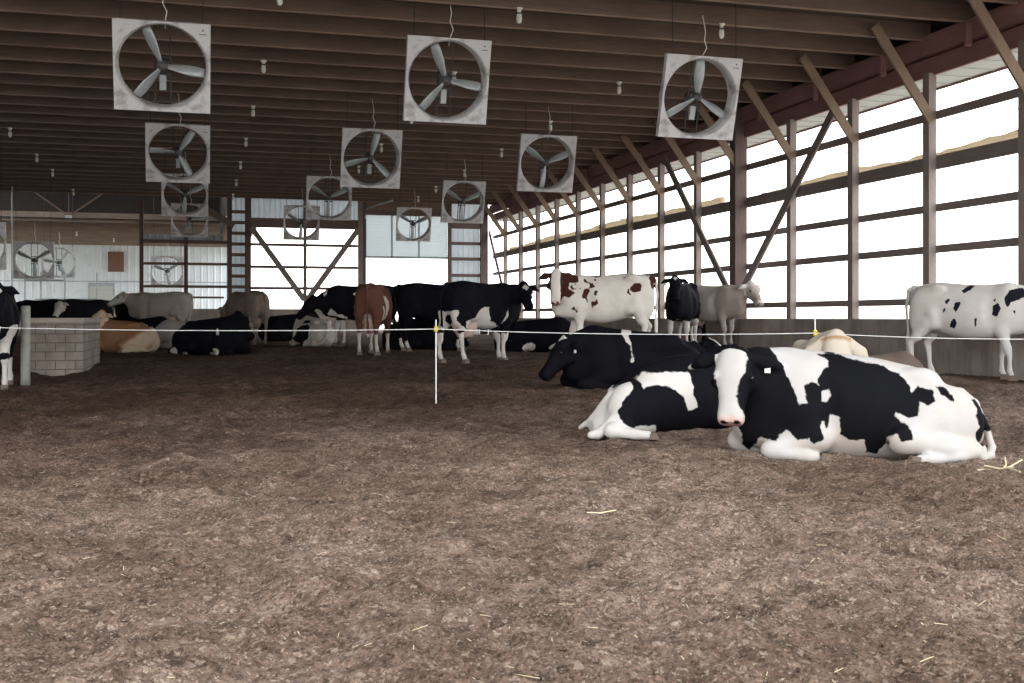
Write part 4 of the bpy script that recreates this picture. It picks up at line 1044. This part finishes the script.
# S: grey white lying behind R
cow(188, 348, 39, 196, 'lie', 'grey white cow lying behind the black cow at left', K_DUSTY, scale=0.88, base='light', near=1, detail=False,
    poll=(0.55, -0.3, 0.6), yaw=-60, pitch=40, head='light', ear='light', patches=[(0, [(-0.6,.3),(0.2,.3),(0.1,.1),(-0.6,.0)])])
# T: grey cow standing side on
cow(160, 342, 34.5, 180, 'stand', 'pale grey cow standing side on facing left before the far frame', K_GREY, base='light', near=1, grad=(-1.2, 1.6), stride=0.06,
    poll=(1.02, 0.12, 1.36), yaw=30, pitch=35, head='light', ear='light')
# U: jersey lying
cow(119, 352, 42, 176, 'lie', 'light brown cow lying beside the block pen wall, pale rump', K_JERSEY, base='dark', near=1,
    poll=(0.36, 0.12, 0.90), yaw=70, pitch=40, hs=1.1, head='light', ear='light', patches=[(0, [(-1.1,.7),(-0.62,.42),(-0.30,.16),(-0.25,-.1),(-1.1,-.1)])])
# V: black behind U
cow(140, 346, 36, 10, 'lie', 'black cow lying between the light brown cow and the grey white cow', K_BW, near=-1, detail=False,
    poll=(0.8, 0.2, 0.5), yaw=40, pitch=45, head='dark', patches=[(-1, [(0.1,.6),(0.25,.6),(0.25,.5),(0.1,.5)], 0)])
# animals in the row behind the block wall
cow(84, 340, 28, 2, 'stand', 'black cow with a white face marking standing behind the block pen wall', K_BW, near=-1,
    poll=(0.95, -0.05, 1.22), yaw=-40, pitch=60, head='blaze', blaze=[.10,.11,.08,.06,.06,.08,.1], detail=False)
cow(41, 341, 28.5, 176, 'stand', 'black cow at far left facing left behind the grey gate post', K_BW, near=1,
    poll=(0.95, 0.05, 1.30), yaw=20, pitch=50, head='star', detail=False)
cow(133, 341, 27, 178, 'stand', 'black cow behind the light brown cow with its head toward the pale grey cow', K_BW, near=1,
    poll=(0.9, 0.0, 1.05), yaw=0, pitch=60, head='dark', detail=False)
cow(88, 338, 31, 215, 'stand', 'dull grey faced cow looking over the block pen wall', K_BW2, base='dark', near=1, scale=0.85,
    poll=(1.0, 0.1, 1.32), yaw=30, pitch=60, head='light', ear='light', detail=False, hs=1.2)
# X: black and white cow cut by the left edge
cow(-7, 389, 71, 292, 'stand', 'black and white cow cut off by the left edge, white mark on its forehead', K_BW, near=1, stride=0.05,
    poll=(0.90, 0.08, 1.40), yaw=10, pitch=66, head='star', star=(0.08, 0.085), ear='dark', socks=0.40, tags=[(-1, M_tagw)],
    patches=[(0, [(0.86,1.1),(0.92,1.1),(0.9,.8),(0.8,.7)]), (0, [(0.2,.9),(0.6,.9),(0.62,.55),(0.4,.5),(0.2,.6)])])
cow(424, 350, 43, 10, 'lie', 'black cow lying in the shade under the all black standing cow', K_BW, near=-1, detail=False,
    poll=(0.80, 0.10, 0.50), yaw=40, pitch=50, head='dark')
# Z: black cow lying in the gap
cow(536, 352, 43, 4, 'lie', 'black cow lying in the gap left of the red speckled white cow', K_BW, near=-1,
    poll=(0.80, 0.30, 0.50), yaw=60, pitch=50, head='dark', balls=[(-0.20, -0.44, 0.06, 0.18), (0.45, -0.34, 0.06, 0.17)])

# ================================================================ GROUND
def ground_z(x, y):
    x = np.asarray(x, float); y = np.asarray(y, float)
    depth = x*SP+y*CP
    base = np.interp(depth, [0, 11, 20, 30, 60], [0.0, 0.0, 0.12, 0.28, 0.35])
    base = base-np.clip((x-9.0)/3.0, 0, 1)*0.14*np.clip((depth-14)/6, 0, 1)
    num = np.zeros_like(base); den = np.full_like(base, 0.25)
    for (a, b, c) in HERD:
        s2 = 1.15**2 if (a*SP+b*CP) < 20 else 1.6**2
        wgt = np.exp(-((x-a)**2+(y-b)**2)/s2)*3
        num += wgt*(c-np.interp(a*SP+b*CP, [0, 11, 20, 30, 60], [0.0, 0.0, 0.12, 0.28, 0.35])); den += wgt
    return base+num/den
def lumps(x, y):
    z = 0.035*vnoise2(x*0.9, y*0.9, 1)+0.035*vnoise2(x*2.3+.3, y*2.3, 2)+0.022*vnoise2(x*5.2, y*5.2, 3)
    z = z+0.014*vnoise2(x*11, y*11, 4)+0.012*vnoise2(x*19, y*19, 5)
    pit = np.clip(vnoise2(x*3.1+9, y*3.1, 8)-0.35, 0, 1); z = z-0.07*pit
    return z
rows = 900; cols = 760
rr = np.concatenate([np.geomspace(1.6, 62, rows)])
th = np.concatenate([np.linspace(-1.28, -0.73, 50), np.linspace(-0.72, 0.72, cols-110), np.linspace(0.73, 1.28, 60)])          # spread to both sides of the barn's length
X = np.tan(th)[None, :]*rr[:, None]*0.95+rr[:, None]*0.10; Y = np.repeat(rr[:, None], cols, 1)
X = np.clip(X, XL+0.02, XW-0.03)
fine = np.clip(1.0-(Y-14)/30, 0.25, 1)
Zg = ground_z(X, Y)+lumps(X, Y)*fine
near = np.clip((13-Y)/6, 0, 1)
Zg += near*(0.010*np.abs(vnoise2(X*33, Y*33, 6))+0.007*np.abs(vnoise2(X*61, Y*61, 7)))
vs = np.stack([X, Y, Zg], 2).reshape(-1, 3)
a = (np.arange(rows-1)[:, None]*cols+np.arange(cols-1)[None, :]).ravel()
fs = np.stack([a, a+1, a+1+cols, a+cols], 1)
keep = ~((np.abs(vs[fs[:, 0], 0]-vs[fs[:, 1], 0]) < 1e-6) & (np.abs(vs[fs[:, 2], 0]-vs[fs[:, 3], 0]) < 1e-6))
fs = fs[keep]
me = bpy.data.meshes.new('floor'); me.from_pydata(vs.tolist(), [], fs.tolist()); me.update(); me.shade_smooth()
gm, t, b = nodes('composted_bedding')
v = coords(t)
big = noise(t, v, 0.6, 5, 0.6); mid = noise(t, v, 7, 6, 0.65); fin = noise(t, v, 60, 5, 0.75); fib = noise(t, v, 170, 2, 0.5)
c = ramp(t, mid, [(0.30, (0.17, 0.113, 0.086)), (0.52, (0.41, 0.283, 0.217)), (0.72, (0.62, 0.455, 0.36))])
c = mixc(t, ramp(t, fin, [(0.40, (0,0,0)), (0.60, (1,1,1))]), mixc(t, 0.35, c, (0.045, 0.03, 0.023)), c)
vo = t.nodes.new('ShaderNodeTexVoronoi'); vo.inputs['Scale'].default_value = 38; t.links.new(v, vo.inputs['Vector'])
for sc_, lo_ in ((52, 0.45), (130, 0.40)):
    vv = t.nodes.new('ShaderNodeTexVoronoi'); vv.inputs['Scale'].default_value = sc_; t.links.new(v, vv.inputs['Vector'])
    sr = t.nodes.new('ShaderNodeSeparateColor'); t.links.new(vv.outputs['Color'], sr.inputs[0])
    c = mixc(t, 1.0, c, ramp(t, sr.outputs[0], [(0.0, (lo_+.08, lo_*.97+.08, lo_*.94+.08)), (0.40, (0.92, 0.915, 0.91)), (1.0, (1.0, 1.0, 1.0))]), 'MULTIPLY')
    c = mixc(t, ramp(t, sr.outputs[1], [(0.90, (0,0,0)), (0.97, (0.5,0.5,0.5))]), c, (0.75, 0.62, 0.50))
c = mixc(t, ramp(t, fib, [(0.66, (0,0,0)), (0.74, (1,1,1))]), c, (0.50, 0.41, 0.33))
damp = ramp(t, big, [(0.40, (0.62, 0.58, 0.55)), (0.62, (1, 1, 1))])
c = mixc(t, 1.0, c, damp, 'MULTIPLY')
sy = t.nodes.new('ShaderNodeSeparateXYZ'); t.links.new(v, sy.inputs[0])      # light falling off to the far left, painted as darker bedding
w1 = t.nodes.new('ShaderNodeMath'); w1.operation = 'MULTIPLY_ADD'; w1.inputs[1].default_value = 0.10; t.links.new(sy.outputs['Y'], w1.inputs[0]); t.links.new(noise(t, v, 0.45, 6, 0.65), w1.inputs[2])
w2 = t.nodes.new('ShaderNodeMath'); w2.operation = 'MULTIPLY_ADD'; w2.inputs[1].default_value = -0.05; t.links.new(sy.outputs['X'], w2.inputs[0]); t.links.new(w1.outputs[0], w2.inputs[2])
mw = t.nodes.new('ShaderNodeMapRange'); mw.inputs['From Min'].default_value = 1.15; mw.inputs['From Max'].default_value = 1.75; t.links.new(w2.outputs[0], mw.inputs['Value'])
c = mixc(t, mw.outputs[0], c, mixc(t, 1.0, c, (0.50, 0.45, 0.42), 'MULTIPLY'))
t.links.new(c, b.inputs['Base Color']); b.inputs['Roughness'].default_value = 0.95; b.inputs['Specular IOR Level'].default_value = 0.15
ad = t.nodes.new('ShaderNodeMath'); ad.operation = 'MULTIPLY_ADD'; ad.inputs[1].default_value = -0.6; t.links.new(vo.outputs['Distance'], ad.inputs[0]); t.links.new(fin, ad.inputs[2])
bump(t, b, ad.outputs[0], 1.0, 0.035)
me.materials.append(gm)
fl = bpy.data.objects.new('floor', me); COL.objects.link(fl); tag(fl, kind='structure')

# clods and straw bits scattered over the near bedding
rnd = np.random.RandomState(4)
m = MB()
for i in range(15000):
    yy = 2.4+7*rnd.rand()**1.6; xx = yy*(-0.30+1.15*rnd.rand()); r = 0.005+0.013*rnd.rand()**2.5
    if xx > XW-0.3: continue
    zz = float(ground_z(xx, yy)+lumps(np.array(xx), np.array(yy)))+r*0.35
    o = [(1,0,0),(0,1,0),(-1,0,0),(0,-1,0),(0,0,.8),(0,0,-.8)]; a0 = rnd.rand()*6
    pts = []
    for p in o:
        k_ = r*(0.7+0.6*rnd.rand()); pts.append((xx+k_*(p[0]*math.cos(a0)-p[1]*math.sin(a0)), yy+k_*(p[0]*math.sin(a0)+p[1]*math.cos(a0)), zz+k_*p[2]))
    m.add(pts, [(0,1,4),(1,2,4),(2,3,4),(3,0,4),(1,0,5),(2,1,5),(3,2,5),(0,3,5)])
tag(m.build('bedding_crumbs', gm), 'loose brown crumbs of bedding scattered over the near floor', 'bedding', None, 'stuff')
m = MB()
for i in range(300):
    yy = 2.6+9*rnd.rand()**1.3; xx = yy*(-0.30+1.15*rnd.rand()); l = 0.005+0.028*rnd.rand()**3; a0 = rnd.rand()*PI
    if xx > XW-0.3: continue
    z0 = float(ground_z(xx, yy)+lumps(np.array(xx), np.array(yy)))+0.012
    m.bar((xx-l*math.cos(a0), yy-l*math.sin(a0), z0), (xx+l*math.cos(a0), yy+l*math.sin(a0), z0+0.01*rnd.rand()), 0.0016, 0.0014)
tag(m.build('straw_bits', M_straw), 'pale straw bits scattered over the near floor', 'straw', None, 'stuff')
def gz(x, y): return float(ground_z(x, y)+lumps(np.array(x), np.array(y))*np.clip(1.0-(y-14)/30, 0.25, 1))
def straws(name, lab, segs, w_):
    m = MB()
    for pts in segs:
        P_ = [at(px, py, FPX/((py-HOR)/1.0)) for px, py in pts]
        m.tube([(p.x, p.y, gz(p.x, p.y)+0.015) for p in P_], w_, 5)
    o = m.build(name, M_straw); tag(o, lab, 'straw')
straws('straw_stalk', 'bunch of pale straw by the tail of the nearest cow', [[(978,462),(995,463),(1008,465),(1020,470)], [(984,460),(1000,461),(1014,462)], [(1002,464),(1006,459),(1005,456)], [(990,463),(1010,460),(1022,459)]], 0.007)
straws('straw_stalk', 'single long straw on the open floor below the black cow', [[(587,514),(600,512),(616,509)]], 0.003)

# ================================================================ ELECTRIC FENCE
fence_pts = [at(-60, 326, 13.2), at(436, 329, 12.6), at(815, 333, 12.4), at(1120, 338, 11.6)]
def rod(p, lab, top):
    zg = gz(p.x, p.y); r = empty('fence_rod', (p.x, p.y, zg)); hh = p.z-zg
    m = MB(); m.lathe([(0.0, -0.2), (0.008, -0.15), (0.008, hh+top-0.01), (0.003, hh+top)], 8); m.build('rod', M_rod, r, True)
    m = MB(); m.lathe([(0.010, -0.035), (0.022, -0.03), (0.024, -0.01), (0.014, 0.0), (0.024, 0.012), (0.022, 0.03), (0.010, 0.035)], 12); m.tube([(0, -0.01, 0), (0, -0.05, 0.012), (0, -0.05, -0.02)], 0.007, 6)
    i_ = m.build('insulator', M_yellow, r, True); i_.location = (0, 0, hh)
    return tag(r, lab, 'fence post', 'electric fence rods')
rod(fence_pts[1], 'thin white fence rod with yellow insulator standing in the open floor', 0.11)
rod(fence_pts[2], 'thin white fence rod with yellow insulator behind the nearest cow', 0.17)
m = MB(); P_ = []
for a_, b_ in zip(fence_pts[:-1], fence_pts[1:]):
    for i in range(12):
        t_ = i/12; p = a_.lerp(b_, t_); p.z -= 0.035*4*t_*(1-t_); p.y -= 0.018; P_.append(p)
P_.append(fence_pts[-1]); m.tube(P_, 0.0048, 6)
tag(m.build('fence_wire', M_rope), 'white electric fence line strung across the whole pen', 'wire')
